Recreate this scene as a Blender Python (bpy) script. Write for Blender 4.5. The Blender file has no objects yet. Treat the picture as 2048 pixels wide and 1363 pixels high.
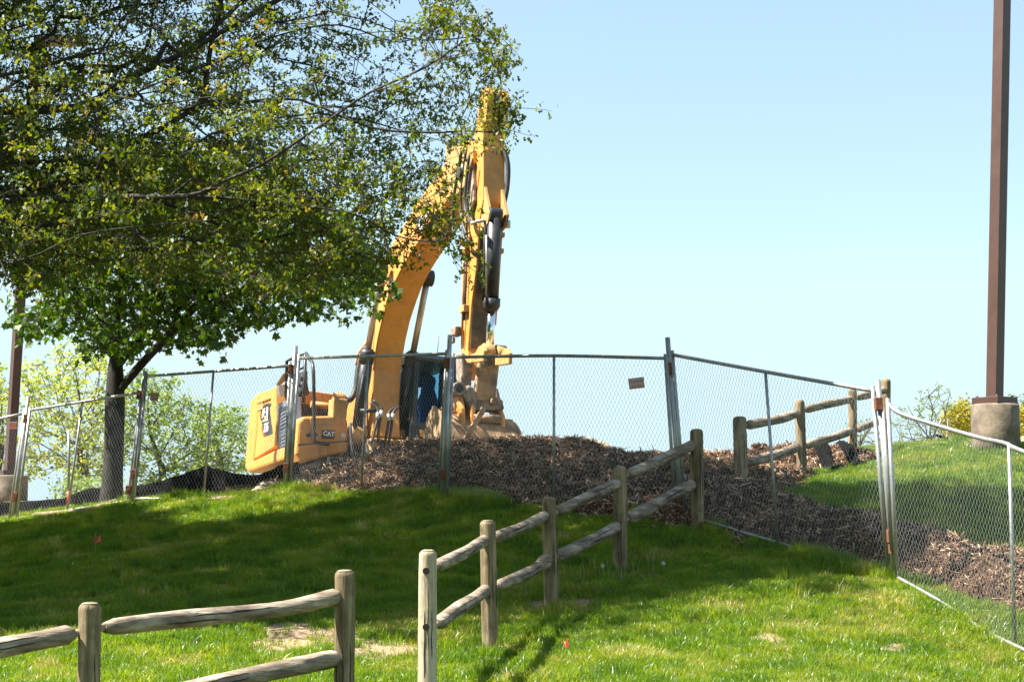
import bpy, math, random
import numpy as np
from mathutils import Vector, Matrix
random.seed(7); rng = np.random.default_rng(7)
sc = bpy.context.scene; col = sc.collection
R = math.radians

# ------------------------------------------------------------------ camera, sky, sun, exposure
F = 3700.0; HOR = 1080.0
pitch = math.atan((HOR-681.5)/F)
cd = bpy.data.cameras.new('camera'); cam = bpy.data.objects.new('camera', cd); col.objects.link(cam)
cam.location = (0, 0, 1.6); cam.rotation_euler = (R(90)+pitch, 0, 0)
cd.sensor_fit = 'HORIZONTAL'; cd.sensor_width = 36; cd.lens = 36*F/2048
cd.clip_start = 0.1; cd.clip_end = 3000
sc.camera = cam
SUN = Vector((-0.58, -0.08, 0.86)).normalized()
w = bpy.data.worlds.new('World'); sc.world = w; w.use_nodes = True
nt = w.node_tree; bg = nt.nodes['Background']
sky = nt.nodes.new('ShaderNodeTexSky'); sky.sky_type = 'NISHITA'; sky.sun_disc = False
sky.sun_elevation = math.asin(SUN.z); sky.sun_rotation = math.atan2(SUN.x, SUN.y)
sky.air_density = 1.0; sky.dust_density = 0.35; sky.ozone_density = 1.0; sky.altitude = 100
dk = nt.nodes.new('ShaderNodeMixRGB'); dk.blend_type = 'DARKEN'; dk.inputs[0].default_value = 1
dk.inputs[2].default_value = (3.35, 4.35, 4.7, 1)   # thin even veil: the hazy horizon never outshines this
nt.links.new(sky.outputs[0], dk.inputs[1]); pale = nt.nodes.new('ShaderNodeMixRGB'); pale.inputs[0].default_value = .32; pale.inputs[2].default_value = (3.3, 4.4, 4.8, 1)
nt.links.new(dk.outputs[0], pale.inputs[1]); nt.links.new(pale.outputs[0], bg.inputs[0]); bg.inputs[1].default_value = 0.062
sl = bpy.data.lights.new('sun', 'SUN'); so = bpy.data.objects.new('sun', sl); col.objects.link(so)
sl.energy = 5.0; sl.angle = R(0.53); sl.color = (1, .955, .88)
so.rotation_euler = SUN.to_track_quat('Z', 'Y').to_euler(); so.location = (-20, -5, 30)
sc.view_settings.view_transform = 'Standard'; sc.view_settings.look = 'None'
sc.view_settings.gamma = 1; sc.view_settings.use_curve_mapping = False
sc.view_settings.exposure = 1.92

# ------------------------------------------------------------------ helpers: points
CAM = np.array([0, 0, 1.6])
fwv = np.array([0, math.cos(pitch), math.sin(pitch)]); upv = np.array([0, -math.sin(pitch), math.cos(pitch)])
def ray(px, py): return fwv*F+np.array([1., 0, 0])*(px-1024)-upv*(py-681.5)
def U(px, py, Y):
    d = ray(px, py); return CAM+d*(Y/d[1])
def proj(P):
    P = np.atleast_2d(P)-CAM; z = P@fwv
    z = np.where(z < .1, .1, z)
    return 1024+F*P[:, 0]/z, 681.5-F*(P@upv)/z

# ------------------------------------------------------------------ helpers: materials
def newmat(name):
    m = bpy.data.materials.new(name); m.use_nodes = True
    n = m.node_tree.nodes; b = n['Principled BSDF']
    return m, n, m.node_tree.links, b
def ramp(n, stops):
    r = n.new('ShaderNodeValToRGB'); e = r.color_ramp.elements
    while len(e) > 1: e.remove(e[-1])
    e[0].position = stops[0][0]; e[0].color = (*stops[0][1], 1)
    for p, c in stops[1:]:
        k = e.new(p); k.color = (*c, 1)
    return r
def pm(name, stops, scale=4., rough=.6, metal=0., bump=0., bscale=30., stretch=None, spec=.5, dirt=None, dscale=3., damt=.5, detail=6):
    """painted / weathered surface: noise driven colour, optional grime layer, fine relief"""
    m, n, L, b = newmat(name)
    tc = n.new('ShaderNodeTexCoord'); mp = n.new('ShaderNodeMapping')
    L.new(tc.outputs['Object'], mp.inputs[0])
    if stretch: mp.inputs['Scale'].default_value = stretch
    no = n.new('ShaderNodeTexNoise'); no.inputs['Scale'].default_value = scale; no.inputs['Detail'].default_value = detail
    no.inputs['Roughness'].default_value = .65
    L.new(mp.outputs[0], no.inputs['Vector'])
    r = ramp(n, stops); L.new(no.outputs['Fac'], r.inputs[0]); out = r.outputs[0]
    if dirt:
        n2 = n.new('ShaderNodeTexNoise'); n2.inputs['Scale'].default_value = dscale; n2.inputs['Detail'].default_value = 8
        n2.inputs['Roughness'].default_value = .7
        L.new(tc.outputs['Object'], n2.inputs['Vector'])
        r2 = ramp(n, [(.5, (0, 0, 0)), (.68, (damt,)*3)]); L.new(n2.outputs['Fac'], r2.inputs[0])
        mx = n.new('ShaderNodeMixRGB'); L.new(r2.outputs[0], mx.inputs[0]); L.new(out, mx.inputs[1]); mx.inputs[2].default_value = (*dirt, 1)
        out = mx.outputs[0]
    L.new(out, b.inputs['Base Color'])
    b.inputs['Roughness'].default_value = rough; b.inputs['Metallic'].default_value = metal
    b.inputs['Specular IOR Level'].default_value = spec
    if bump:
        n3 = n.new('ShaderNodeTexNoise'); n3.inputs['Scale'].default_value = bscale; n3.inputs['Detail'].default_value = 5
        L.new(mp.outputs[0], n3.inputs['Vector'])
        bp = n.new('ShaderNodeBump'); bp.inputs['Strength'].default_value = bump; bp.inputs['Distance'].default_value = .01
        L.new(n3.outputs['Fac'], bp.inputs['Height']); L.new(bp.outputs[0], b.inputs['Normal'])
    return m
def leafmat(name, stops, trans=.5, rough=.5, use='attr', tv=1.55, gl=.025):
    m, n, L, b = newmat(name)
    n.remove(b); o = n['Material Output']
    if use == 'attr':
        a = n.new('ShaderNodeAttribute'); a.attribute_name = 'tint'; src = a.outputs['Fac']
    else:
        a = n.new('ShaderNodeObjectInfo'); nz = n.new('ShaderNodeTexNoise'); nz.inputs['Scale'].default_value = 1.6; nz.inputs['Detail'].default_value = 4
        L.new(a.outputs['Location'], nz.inputs['Vector'])
        mr = n.new('ShaderNodeMapRange'); mr.inputs[1].default_value = .36; mr.inputs[2].default_value = .64; L.new(nz.outputs['Fac'], mr.inputs[0])
        ml = n.new('ShaderNodeMath'); ml.operation = 'MULTIPLY'; ml.inputs[1].default_value = .5; L.new(mr.outputs[0], ml.inputs[0])
        ma_ = n.new('ShaderNodeMath'); ma_.operation = 'MULTIPLY_ADD'; ma_.inputs[1].default_value = .5; L.new(a.outputs['Random'], ma_.inputs[0]); L.new(ml.outputs[0], ma_.inputs[2]); src = ma_.outputs[0]
    r = ramp(n, stops); L.new(src, r.inputs[0])
    d = n.new('ShaderNodeBsdfDiffuse'); t = n.new('ShaderNodeBsdfTranslucent'); g = n.new('ShaderNodeBsdfGlossy')
    g.inputs['Roughness'].default_value = rough; g.inputs['Color'].default_value = (.9, .95, .9, 1)
    L.new(r.outputs[0], d.inputs[0])
    hs = n.new('ShaderNodeHueSaturation'); hs.inputs['Saturation'].default_value = 1.15; hs.inputs['Value'].default_value = tv
    hs.inputs['Hue'].default_value = .49
    L.new(r.outputs[0], hs.inputs['Color']); L.new(hs.outputs[0], t.inputs[0])
    m1 = n.new('ShaderNodeMixShader'); m1.inputs[0].default_value = trans
    L.new(d.outputs[0], m1.inputs[1]); L.new(t.outputs[0], m1.inputs[2])
    m2 = n.new('ShaderNodeMixShader'); m2.inputs[0].default_value = gl
    L.new(m1.outputs[0], m2.inputs[1]); L.new(g.outputs[0], m2.inputs[2]); L.new(m2.outputs[0], o.inputs[0])
    return m

# ------------------------------------------------------------------ helpers: meshes
def tag(o, label=None, cat=None, group=None, kind=None):
    if label: o['label'] = label
    if cat: o['category'] = cat
    if group: o['group'] = group
    if kind: o['kind'] = kind
    return o
def empty(name, loc, label=None, cat=None, group=None, M=None):
    o = bpy.data.objects.new(name, None); col.objects.link(o); o.empty_display_size = .2
    if M is not None: o.matrix_world = M
    else: o.location = loc
    return tag(o, label, cat, group)
def link(name, me, mat, parent=None, loc=None):
    o = bpy.data.objects.new(name, me); col.objects.link(o)
    if mat: me.materials.append(mat)
    if parent: o.parent = parent
    if loc is not None: o.location = loc
    return o
def mesh_np(name, V, sizes, idx, mat, parent=None, loc=None, smooth=False, attrs=None):
    me = bpy.data.meshes.new(name)
    V = np.ascontiguousarray(V, dtype=np.float32); idx = np.ascontiguousarray(idx, dtype=np.int32).ravel(); sizes = np.asarray(sizes, dtype=np.int32)
    me.vertices.add(len(V)); me.vertices.foreach_set('co', V.ravel())
    me.loops.add(len(idx)); me.loops.foreach_set('vertex_index', idx)
    me.polygons.add(len(sizes)); st = np.concatenate([[0], np.cumsum(sizes)[:-1]]).astype(np.int32)
    me.polygons.foreach_set('loop_start', st)
    try: me.polygons.foreach_set('loop_total', sizes)
    except Exception: pass
    if smooth: me.polygons.foreach_set('use_smooth', np.ones(len(sizes), dtype=bool))
    for k, v in (attrs or {}).items():
        a = me.attributes.new(k, 'FLOAT', 'POINT'); a.data.foreach_set('value', np.ascontiguousarray(v, dtype=np.float32))
    me.update(calc_edges=True); me.validate()
    return link(name, me, mat, parent, loc)
class MB:
    def __init__(s): s.v = []; s.f = []; s.sm = []
    def add(s, vs, fs, smooth=False):
        b = len(s.v); s.v += [tuple(float(c) for c in v) for v in vs]; s.f += [tuple(b+i for i in f) for f in fs]; s.sm += [smooth]*len(fs); return s
    def box(s, c, d, rot=None):
        vs = []
        for i in (-1, 1):
            for j in (-1, 1):
                for k in (-1, 1):
                    p = Vector((i*d[0]/2, j*d[1]/2, k*d[2]/2))
                    if rot is not None: p = rot @ p
                    vs.append(p+Vector(c))
        return s.add(vs, [(0, 1, 3, 2), (4, 6, 7, 5), (0, 4, 5, 1), (2, 3, 7, 6), (0, 2, 6, 4), (1, 5, 7, 3)])
    def prism(s, poly, y0, y1, ax='xz'):
        n = len(poly)
        def P(a, b, y): return {'xz': (a, y, b), 'yz': (y, a, b), 'xy': (a, b, y)}[ax]
        vs = [P(a, b, y0) for a, b in poly]+[P(a, b, y1) for a, b in poly]
        fs = [tuple(range(n)), tuple(range(2*n-1, n-1, -1))]+[(i, (i+1) % n, n+(i+1) % n, n+i) for i in range(n)]
        return s.add(vs, fs)
    def tube(s, pts, r, n=8, caps=True, smooth=True, squash=1., irr=0.):
        pts = [Vector(p) for p in pts]; rs = r if hasattr(r, '__len__') else [r]*len(pts)
        vs = []; prev = None
        for i, p in enumerate(pts):
            t = (pts[min(i+1, len(pts)-1)]-pts[max(i-1, 0)]).normalized()
            if prev is None:
                a = Vector((0, 0, 1)) if abs(t.z) < .9 else Vector((1, 0, 0))
                u = t.cross(a).normalized()
            else: u = (prev-t*prev.dot(t)).normalized()
            prev = u; v = t.cross(u)
            for k in range(n):
                q = 2*math.pi*k/n; j_ = 1 if not irr else 1+irr*(math.sin(2*q+p.x*5+p.z*3)+.6*math.sin(3*q+1.7+p.x*9-p.y*7)+.5*math.sin(5*q+p.z*6+p.x*3)+.35*math.sin(8*q+p.z*2))
                vs.append(p+(u*math.cos(q)+v*math.sin(q)*squash)*rs[i]*j_)
        fs = []
        for i in range(len(pts)-1):
            for k in range(n):
                a = i*n+k; b = i*n+(k+1) % n; fs.append((a, b, b+n, a+n))
        s.add(vs, fs, smooth)
        if caps:
            b = len(s.v)-len(vs); s.f += [tuple(b+k for k in range(n))[::-1], tuple(b+(len(pts)-1)*n+k for k in range(n))]; s.sm += [False]*2
        return s
    def build(s, name, mat, parent=None, org=None, loc=None, bevel=0):
        me = bpy.data.meshes.new(name)
        v = s.v if org is None else [(a-org[0], b-org[1], c-org[2]) for a, b, c in s.v]
        me.from_pydata(v, [], s.f); me.update()
        me.polygons.foreach_set('use_smooth', s.sm)
        import bmesh
        bm = bmesh.new(); bm.from_mesh(me); bmesh.ops.recalc_face_normals(bm, faces=bm.faces); bm.to_mesh(me); bm.free()
        o = link(name, me, mat, parent, loc)
        if bevel:
            md = o.modifiers.new('bevel', 'BEVEL'); md.width = bevel; md.segments = 2; md.limit_method = 'ANGLE'; md.angle_limit = R(35)
        return o
def smooth_path(pts, n=6):
    """Catmull-Rom through pts"""
    P = [np.array(p, float) for p in pts]; P = [2*P[0]-P[1]]+P+[2*P[-1]-P[-2]]; out = []
    for i in range(1, len(P)-2):
        for k in range(n):
            t = k/n; a, b, c, d = P[i-1], P[i], P[i+1], P[i+2]
            out.append(.5*((2*b)+(-a+c)*t+(2*a-5*b+4*c-d)*t*t+(-a+3*b-3*c+d)*t**3))
    out.append(P[-2]); return out
def vnoise(x, y, seed=0):
    """cheap smooth 2-D noise from summed sines, about -1..1"""
    r = np.random.default_rng(seed); s = np.zeros_like(np.asarray(x, float))
    for k in range(9):
        a = r.uniform(0, 6.28); f = 2.0**r.uniform(-.6, 1.2); p = r.uniform(0, 6.28)
        s = s+np.sin((x*math.cos(a)+y*math.sin(a))*f*2.2+p+1.3*np.sin((x*math.sin(a)-y*math.cos(a))*f+p*2))
    return s/9*1.9

# ------------------------------------------------------------------ terrain
rb_ = random.Random(3)
GC = [(-300,1480,11.5),(200,1480,11.7),(690,1482,12.9),(855,1411,14.2),(1300,1430,13.0),(1800,1430,13.0),(2300,1450,13.2),
 (-500,1500,11),(-900,1560,10),(2900,1560,10),
 (983,1297,16.2),(1105,1220,18),(1240,1145,19.7),(1393,1050,21.2),(1362,1030,21.6),(885,997,23.6),(575,978,26),(262,1005,26.8),(25,1042,28),
 (-260,1085,29.5),(1785,1157,18.6),(2030,1300,16.8),(2300,1420,15.2),(1800,1363,14.6),(1300,1300,15.6),(300,1250,17.2),(-150,1290,17),(700,1180,19.0),(300,1120,21.5),(0,1150,22),
 (700,1060,22.6),(1100,1095,20.9),(1555,1090,20.3),(1650,1190,17.6),(1500,1240,16.8),
 (2060,1240,17.6),(1900,1170,19),(1950,1040,20.6),(2200,1090,20.0),(1850,950,22.6),(1990,893,24.4),(1850,888,25.4),(2150,905,25),(2300,960,24),
 (1478,987,22.3),(1600,965,24),(1705,937,25.5),(1775,915,26.5),(1650,900,28),(1850,890,28),(2100,890,29),
 (1200,960,25.5),(1000,975,25.6),(720,960,27),(450,990,27.6),(130,1008,30),(20,1000,36),(-300,1050,34),(200,1010,29),(400,985,30)]
GX = []; GZ = []
for a, b, Y in GC:
    p = U(a, b, Y); GX.append((p[0], Y)); GZ.append(p[2])
for x, y, z in [(-5,36.5,1.75),(-1,36,1.84),(2,36,1.8),(6,36,1.7),(-1,32,1.95),(3,31,2.0),(8,34,1.9),(-12,36,1.9),(0,45,1.0),(-12,48,.9),(12,48,1),(14,30,1.8),(-14,28,1.2),(-14,18,.2),(-10,10,-.1),(0,8,-.05),(10,8,-.05),(13,18,1.0),(13,12,.2),
                (0,0,0),(-14,0,-.1),(14,0,0),(0,60,-1),(-20,60,-1),(20,60,-1),(-25,35,.5),(25,35,1),(25,15,.5),(-25,10,-.2)]:
    GX.append((x, y)); GZ.append(z)
GX = np.array(GX); GZ = np.array(GZ)
def tps(r2): return np.where(r2 > 1e-9, r2*np.log(r2+1e-12)*.5, 0)
n_ = len(GX); K = tps(((GX[:, None]-GX[None])**2).sum(-1))+np.eye(n_)*.6
A = np.zeros((n_+3, n_+3)); A[:n_, :n_] = K; A[:n_, n_] = 1; A[:n_, n_+1:] = GX; A[n_:, :n_] = A[:n_, n_:].T
W = np.linalg.solve(A, np.concatenate([GZ, [0, 0, 0]]))
def T(x, y):
    x = np.asarray(x, float); y = np.asarray(y, float); sh = x.shape; X = np.stack([x.ravel(), y.ravel()], 1)
    Xc = np.stack([np.clip(X[:, 0], -24, 24), np.clip(X[:, 1], -1, 58)], 1)
    z = np.empty(len(X))
    for i in range(0, len(X), 20000):
        q = Xc[i:i+20000]; z[i:i+20000] = tps(((q[:, None]-GX[None])**2).sum(-1))@W[:n_]+W[n_]+q@W[n_+1:]
    d = np.maximum(np.maximum(np.abs(X[:, 0])-22, X[:, 1]-54), np.maximum(-X[:, 1], 0)); k = np.clip(d/40, 0, 1)
    z = z*(1-k)+np.where(X[:, 1] > 0, -1.5, -.2)*k
    z += .018*vnoise(X[:, 0]*1.3, X[:, 1]*1.3, 3)*np.clip(1-d/5, 0, 1)
    return z.reshape(sh)
def ground(px, py, y0=10, y1=40, f=None):
    """first point of the terrain seen through a pixel"""
    Y = np.linspace(y0, y1, 600); d = ray(px, py); P = CAM+d[None]*(Y/d[1])[:, None]
    z = (f or T)(P[:, 0], P[:, 1]); hit = z >= P[:, 2]; k = np.argmax(hit) if hit.any() else np.argmin(P[:, 2]-z)
    return np.array([P[k, 0], P[k, 1], z[k]])
# mulch ridges: crest pixel and distance, then the foot of the front flank (pixel)
RID = [[(540,962,28,535,972),(600,937,28,600,955),(700,918,28,690,950),(800,905,27.9,790,956),(850,896,27.8,860,962),(960,872,27.3,960,985),(1060,874,26.8,1060,1002),(1130,900,26.4,1120,1012),(1195,916,25.8,1210,1018),(1290,903,25.2,1300,1024),(1400,905,24.2,1400,1042),(1470,935,23,1480,1066),(1560,985,21.6,1570,1092),(1660,1010,20.7,1670,1116),(1760,1024,20.1,1770,1136),(1880,1058,19.4,1890,1180),(1960,1078,18.9,1970,1206),(2060,1090,18.4,2060,1232),(2200,1130,17.6,2200,1300),(2400,1190,16.8,2400,1380)],
       [(1400,897,25.2,1400,925),(1500,893,25.7,1500,935),(1600,892,25.8,1580,950),(1680,893,25.7,1680,950),(1750,900,25.7,1760,944),(1805,912,25.6,1815,935)]]
RIDP = []
for pts in RID:
    q_ = []
    for (a, b, Y, fx_, fy_) in pts:
        c = U(a, b, Y); g_ = ground(fx_, fy_, 13, Y+.5); d_ = max(.35, min(3.2 if len(pts) > 6 else 1.1, np.hypot(c[0]-g_[0], c[1]-g_[1])))
        q_.append([c[0], c[1], c[2]-.06, d_, max(.12, c[2]-g_[2])])
    RIDP.append(np.array(q_))
def ridge(x, y):
    x = np.asarray(x, float); y = np.asarray(y, float); best = np.full(x.shape, -9.)
    for P in RIDP:
        for a, b in zip(P[:-1], P[1:]):
            ab = b[:2]-a[:2]; t = np.clip(((x-a[0])*ab[0]+(y-a[1])*ab[1])/(ab@ab), 0, 1)
            dd = np.sqrt((x-a[0]-t*ab[0])**2+(y-a[1]-t*ab[1])**2)
            if a[0] > 2.2: dd = np.where(ab[0]*(y-a[1])-ab[1]*(x-a[0]) > 0, dd*1.9, dd)
            best = np.maximum(best, a[2]+t*(b[2]-a[2])-(a[4]+t*(b[4]-a[4]))*(dd/(a[3]+t*(b[3]-a[3])))**1.8)
    return best+.06*vnoise(x*1.6, y*1.6, 11)+.04*vnoise(x*4.5, y*4.5, 12)
def MT(x, y): return np.maximum(T(x, y), ridge(x, y))
# bare places on the lawn (centre pixel, half-width px, half-height px, strength)
BARE = [(610,1274,105,27,1),(765,1304,85,19,1),(540,1294,50,15,.9),(700,1180+60,30,14,.6),(310,1335,60,10,.8),(60,1345,50,9,.7),(1010,1298,34,9,1),(1130,1205,60,14,1),(1080,1213,30,8,.8),
 (1520,1276,38,9,1),(1565,1292,20,6,.8),(1560,1318,30,7,.8),(1780,1296,30,9,1),(1710,1335,30,6,.7),(1420,1277,16,6,.7),(1710,1235,20,6,.8),(1270,1148,40,8,.7),(1390,1052,40,7,.8),(1810,1350,25,6,.7),(1530,1352,20,5,.7),(1900,1310,24,6,.6),(1800,1165+60,20,6,.6),
 (490,976,75,15,1),(420,990,50,8,1),(140,1030,110,12,.6),(250,1005,60,10,.5),(60,1015,120,16,.5),(110,1000,200,14,.5),(850,940,60,7,.5),(730,958,60,8,.6),(640,965,50,6,.7)]
BARE += [(rb_.uniform(900, 2040), rb_.uniform(1215, 1355), rb_.uniform(9, 24), rb_.uniform(3, 7), rb_.uniform(.6, .9)) for _ in range(26)]+[(rb_.uniform(0, 800), rb_.uniform(1265, 1355), rb_.uniform(9, 30), rb_.uniform(3, 7), rb_.uniform(.6, .9)) for _ in range(14)]
def bare_mask(x, y):
    z = T(x, y); px, py = proj(np.stack([x, y, z], 1)); m = np.zeros(len(x))
    j = .35*vnoise(x*3, y*3, 21)
    for cx, cy, a, b, s in BARE:
        d = np.sqrt(((px-cx)/a)**2+((py-cy)/b)**2); m = np.maximum(m, s*np.clip((1.35-d+1.5*j)*2.2, 0, 1))
    m = np.where(y > 26.8, np.maximum(m, np.clip((y-26.8)*1.2, 0, .55 if True else 1)), m)
    return m
def axis(segs):
    a = [segs[0][0]]
    for lo, hi, st in segs:
        n = max(1, int(round((hi-lo)/st))); a += list(lo+(hi-lo)*(np.arange(n)+1)/n)
    return np.array(a)
xs = axis([(-600,-120,80),(-120,-30,10),(-30,-10,1.2),(-10,10,.11),(10,30,1.2),(30,120,10),(120,600,80)])
ys = axis([(-200,-20,30),(-20,8,2),(8,11,.5),(11,31,.11),(31,60,1.2),(60,160,10),(160,1200,100)])
X, Y_ = np.meshgrid(xs, ys, indexing='ij'); Z = T(X, Y_); nx, ny = X.shape
Vt = np.stack([X.ravel(), Y_.ravel(), Z.ravel()], 1)
ii, jj = np.meshgrid(np.arange(nx-1), np.arange(ny-1), indexing='ij'); q = (ii*ny+jj).ravel()
Fq = np.stack([q, q+ny, q+ny+1, q+1], 1)
m_ground, n, L, b = newmat('lawn soil')
tc = n.new('ShaderNodeTexCoord'); at = n.new('ShaderNodeAttribute'); at.attribute_name = 'bare'
no = n.new('ShaderNodeTexNoise'); no.inputs['Scale'].default_value = 9; no.inputs['Detail'].default_value = 9; no.inputs['Roughness'].default_value = .7
L.new(tc.outputs['Object'], no.inputs['Vector'])
r1 = ramp(n, [(.3, (.035, .055, .012)), (.55, (.07, .10, .02)), (.75, (.12, .12, .04))]); L.new(no.outputs['Fac'], r1.inputs[0])
no2 = n.new('ShaderNodeTexNoise'); no2.inputs['Scale'].default_value = 45; no2.inputs['Detail'].default_value = 8
L.new(tc.outputs['Object'], no2.inputs['Vector'])
r2 = ramp(n, [(.3, (.13, .08, .05)), (.5, (.32, .22, .14)), (.7, (.46, .34, .22))]); L.new(no2.outputs['Fac'], r2.inputs[0])
mx = n.new('ShaderNodeMixRGB'); L.new(at.outputs['Fac'], mx.inputs[0]); L.new(r1.outputs[0], mx.inputs[1]); L.new(r2.outputs[0], mx.inputs[2])
L.new(mx.outputs[0], b.inputs['Base Color']); b.inputs['Roughness'].default_value = .95; b.inputs['Specular IOR Level'].default_value = .1
bp = n.new('ShaderNodeBump'); bp.inputs['Strength'].default_value = .8; bp.inputs['Distance'].default_value = .03
L.new(no2.outputs['Fac'], bp.inputs['Height']); L.new(bp.outputs[0], b.inputs['Normal'])
mesh_np('ground', Vt, np.full(len(Fq), 4), Fq, m_ground, smooth=True, attrs={'bare': bare_mask(Vt[:, 0], Vt[:, 1])})['kind'] = 'structure'

# mulch mound
gx = np.arange(-5.5, 9.5, .05); gy = np.arange(15.5, 30.5, .05)
X, Y_ = np.meshgrid(gx, gy, indexing='ij'); Rz = ridge(X, Y_); Tz = T(X, Y_)
fine = .012*rng.standard_normal(X.shape)
keep = Rz > Tz-.05
idx = -np.ones(X.shape, int); idx[keep] = np.arange(keep.sum())
Vm = np.stack([X[keep], Y_[keep], (Rz+fine)[keep]], 1)
a, b_, c, d = idx[:-1, :-1], idx[1:, :-1], idx[1:, 1:], idx[:-1, 1:]
ok = (a >= 0) & (b_ >= 0) & (c >= 0) & (d >= 0)
Fm = np.stack([a[ok], b_[ok], c[ok], d[ok]], 1)
m_mulch = pm('mulch', [(.3, (.018, .011, .007)), (.5, (.06, .035, .022)), (.7, (.14, .085, .055))], 28, .95, bump=1., bscale=60, spec=.1)
mesh_np('mulch_mound', Vm, np.full(len(Fm), 4), Fm, m_mulch, smooth=False)['kind'] = 'structure'

# ------------------------------------------------------------------ instanced stuff (grass, chips) through geometry nodes
def scatter(name, P, rots, scales, variants, label, cat, mat):
    me = bpy.data.meshes.new(name); me.vertices.add(len(P)); me.vertices.foreach_set('co', np.ascontiguousarray(P, dtype=np.float32).ravel())
    a = me.attributes.new('rot', 'FLOAT_VECTOR', 'POINT'); a.data.foreach_set('vector', np.ascontiguousarray(rots, dtype=np.float32).ravel())
    a = me.attributes.new('sca', 'FLOAT', 'POINT'); a.data.foreach_set('value', np.ascontiguousarray(scales, dtype=np.float32))
    a = me.attributes.new('var', 'INT', 'POINT'); a.data.foreach_set('value', rng.integers(0, len(variants), len(P)).astype(np.int32))
    o = link(name, me, mat); tag(o, label, cat, kind='stuff')
    g = bpy.data.node_groups.new(name+'_nodes', 'GeometryNodeTree')
    g.interface.new_socket('Geometry', in_out='INPUT', socket_type='NodeSocketGeometry'); g.interface.new_socket('Geometry', in_out='OUTPUT', socket_type='NodeSocketGeometry')
    N = g.nodes; LL = g.links; gi = N.new('NodeGroupInput'); go = N.new('NodeGroupOutput'); jn = N.new('GeometryNodeJoinGeometry')
    def attr(nm, t):
        k = N.new('GeometryNodeInputNamedAttribute'); k.data_type = t; k.inputs['Name'].default_value = nm
        return [s for s in k.outputs if s.enabled][0]
    rv, sv, vv = attr('rot', 'FLOAT_VECTOR'), attr('sca', 'FLOAT'), attr('var', 'INT')
    for i, vo in enumerate(variants):
        oi = N.new('GeometryNodeObjectInfo'); oi.inputs['Object'].default_value = vo
        ip = N.new('GeometryNodeInstanceOnPoints'); cp = N.new('FunctionNodeCompare'); cp.data_type = 'INT'; cp.operation = 'EQUAL'
        LL.new(vv, [s for s in cp.inputs if s.enabled and s.type == 'INT'][0]); [s for s in cp.inputs if s.enabled and s.type == 'INT'][1].default_value = i
        LL.new(gi.outputs[0], ip.inputs['Points']); LL.new(cp.outputs[0], ip.inputs['Selection']); LL.new(oi.outputs['Geometry'], ip.inputs['Instance'])
        LL.new(rv, ip.inputs['Rotation']); LL.new(sv, ip.inputs['Scale']); LL.new(ip.outputs[0], jn.inputs[0])
    LL.new(jn.outputs[0], go.inputs[0])
    md = o.modifiers.new('scatter', 'NODES'); md.node_group = g
    return o
def variant(name, V, sizes, idx, mat):
    o = mesh_np(name, V, sizes, idx, mat); col.objects.unlink(o); return o
m_grass = leafmat('grass', [(0, (.042, .095, .010)), (.35, (.09, .16, .014)), (.62, (.145, .21, .020)), (.84, (.23, .235, .045)), (1, (.42, .34, .17))], .5, .36, 'obj', 2.2, .03)
def clump(nb, rad, h, lean):
    V = []; S = []; I = []
    for k in range(nb):
        r = rad*math.sqrt(random.random()); a = random.uniform(0, 6.28); bx, by = r*math.cos(a), r*math.sin(a)
        hh = h*random.uniform(.45, 1.15); wd = random.uniform(.0014, .0031); q = random.uniform(0, 6.28); la = random.uniform(0, 6.28); ln = lean*random.uniform(.2, 1.3)*hh
        ux, uy = math.cos(q)*wd, math.sin(q)*wd; lx, ly = math.cos(la)*ln, math.sin(la)*ln
        b = len(V)
        V += [(bx-ux, by-uy, -.01), (bx+ux, by+uy, -.01), (bx+lx*.35+ux*.8, by+ly*.35+uy*.8, hh*.6), (bx+lx*.35-ux*.8, by+ly*.35-uy*.8, hh*.6), (bx+lx, by+ly, hh)]
        S += [4, 3]; I += [b, b+1, b+2, b+3, b+3, b+2, b+4]
    return np.array(V), S, I
gv = [variant('grass_clump', *clump(36, .09, .060, .8), m_grass) for _ in range(5)]
gt = [variant('grass_tuft', *clump(40, .06, .12, .55), m_grass) for _ in range(3)]
def scatter_pts(n, x0, x1, y0, y1):
    x = rng.uniform(x0, x1, n); y = rng.uniform(y0, y1, n); z = T(x, y); px, py = proj(np.stack([x, y, z], 1))
    m = (px > -350) & (px < 2400) & (py < 1480); return x[m], y[m], z[m]
x, y, z = scatter_pts(190000, -9.5, 9.5, 12, 29)
bm_ = bare_mask(x, y); rz = ridge(x, y)
keep = (rng.random(len(x)) > bm_*.93) & (rz < z+.01*rng.standard_normal(len(x))+.02) & (rng.random(len(x)) < np.clip(1.15-(y-13)*.028, .55, 1))
x, y, z = x[keep], y[keep], z[keep]
N_ = len(x); rot = np.stack([rng.normal(0, .12, N_), rng.normal(0, .12, N_), rng.uniform(0, 6.28, N_)], 1)
sca = rng.uniform(.65, 1.2, N_)*(1+.30*vnoise(x*2.2, y*2.2, 5)+.30*vnoise(x*6, y*6, 6)); sca = np.clip(sca, .4, 1.8)
scatter('lawn_grass', np.stack([x, y, z], 1), rot, sca, gv, 'short mown spring grass covering the whole hillside lawn', 'grass', m_grass)
x2, y2, z2 = scatter_pts(9000, -9.5, 9.5, 12, 29); t_ = vnoise(x2*1.4, y2*1.4, 8) > .25
fx = [(U(*p)[0], p[2]) for p in [(885,997,23.6),(575,978,26),(262,1005,26.8),(1362,1030,21.6),(1785,1157,18.6),(983,1297,16.2),(1105,1220,18),(1240,1145,19.7)]]
ex = []
for (a0, b0), (a1, b1) in zip([fx[0], fx[1], fx[0], fx[3]], [fx[1], fx[2], fx[3], fx[4]]):
    t0 = rng.random(420); ex.append(np.stack([a0+(a1-a0)*t0+rng.normal(0, .1, 420), b0+(b1-b0)*t0+rng.normal(0, .14, 420)], 1))
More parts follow.
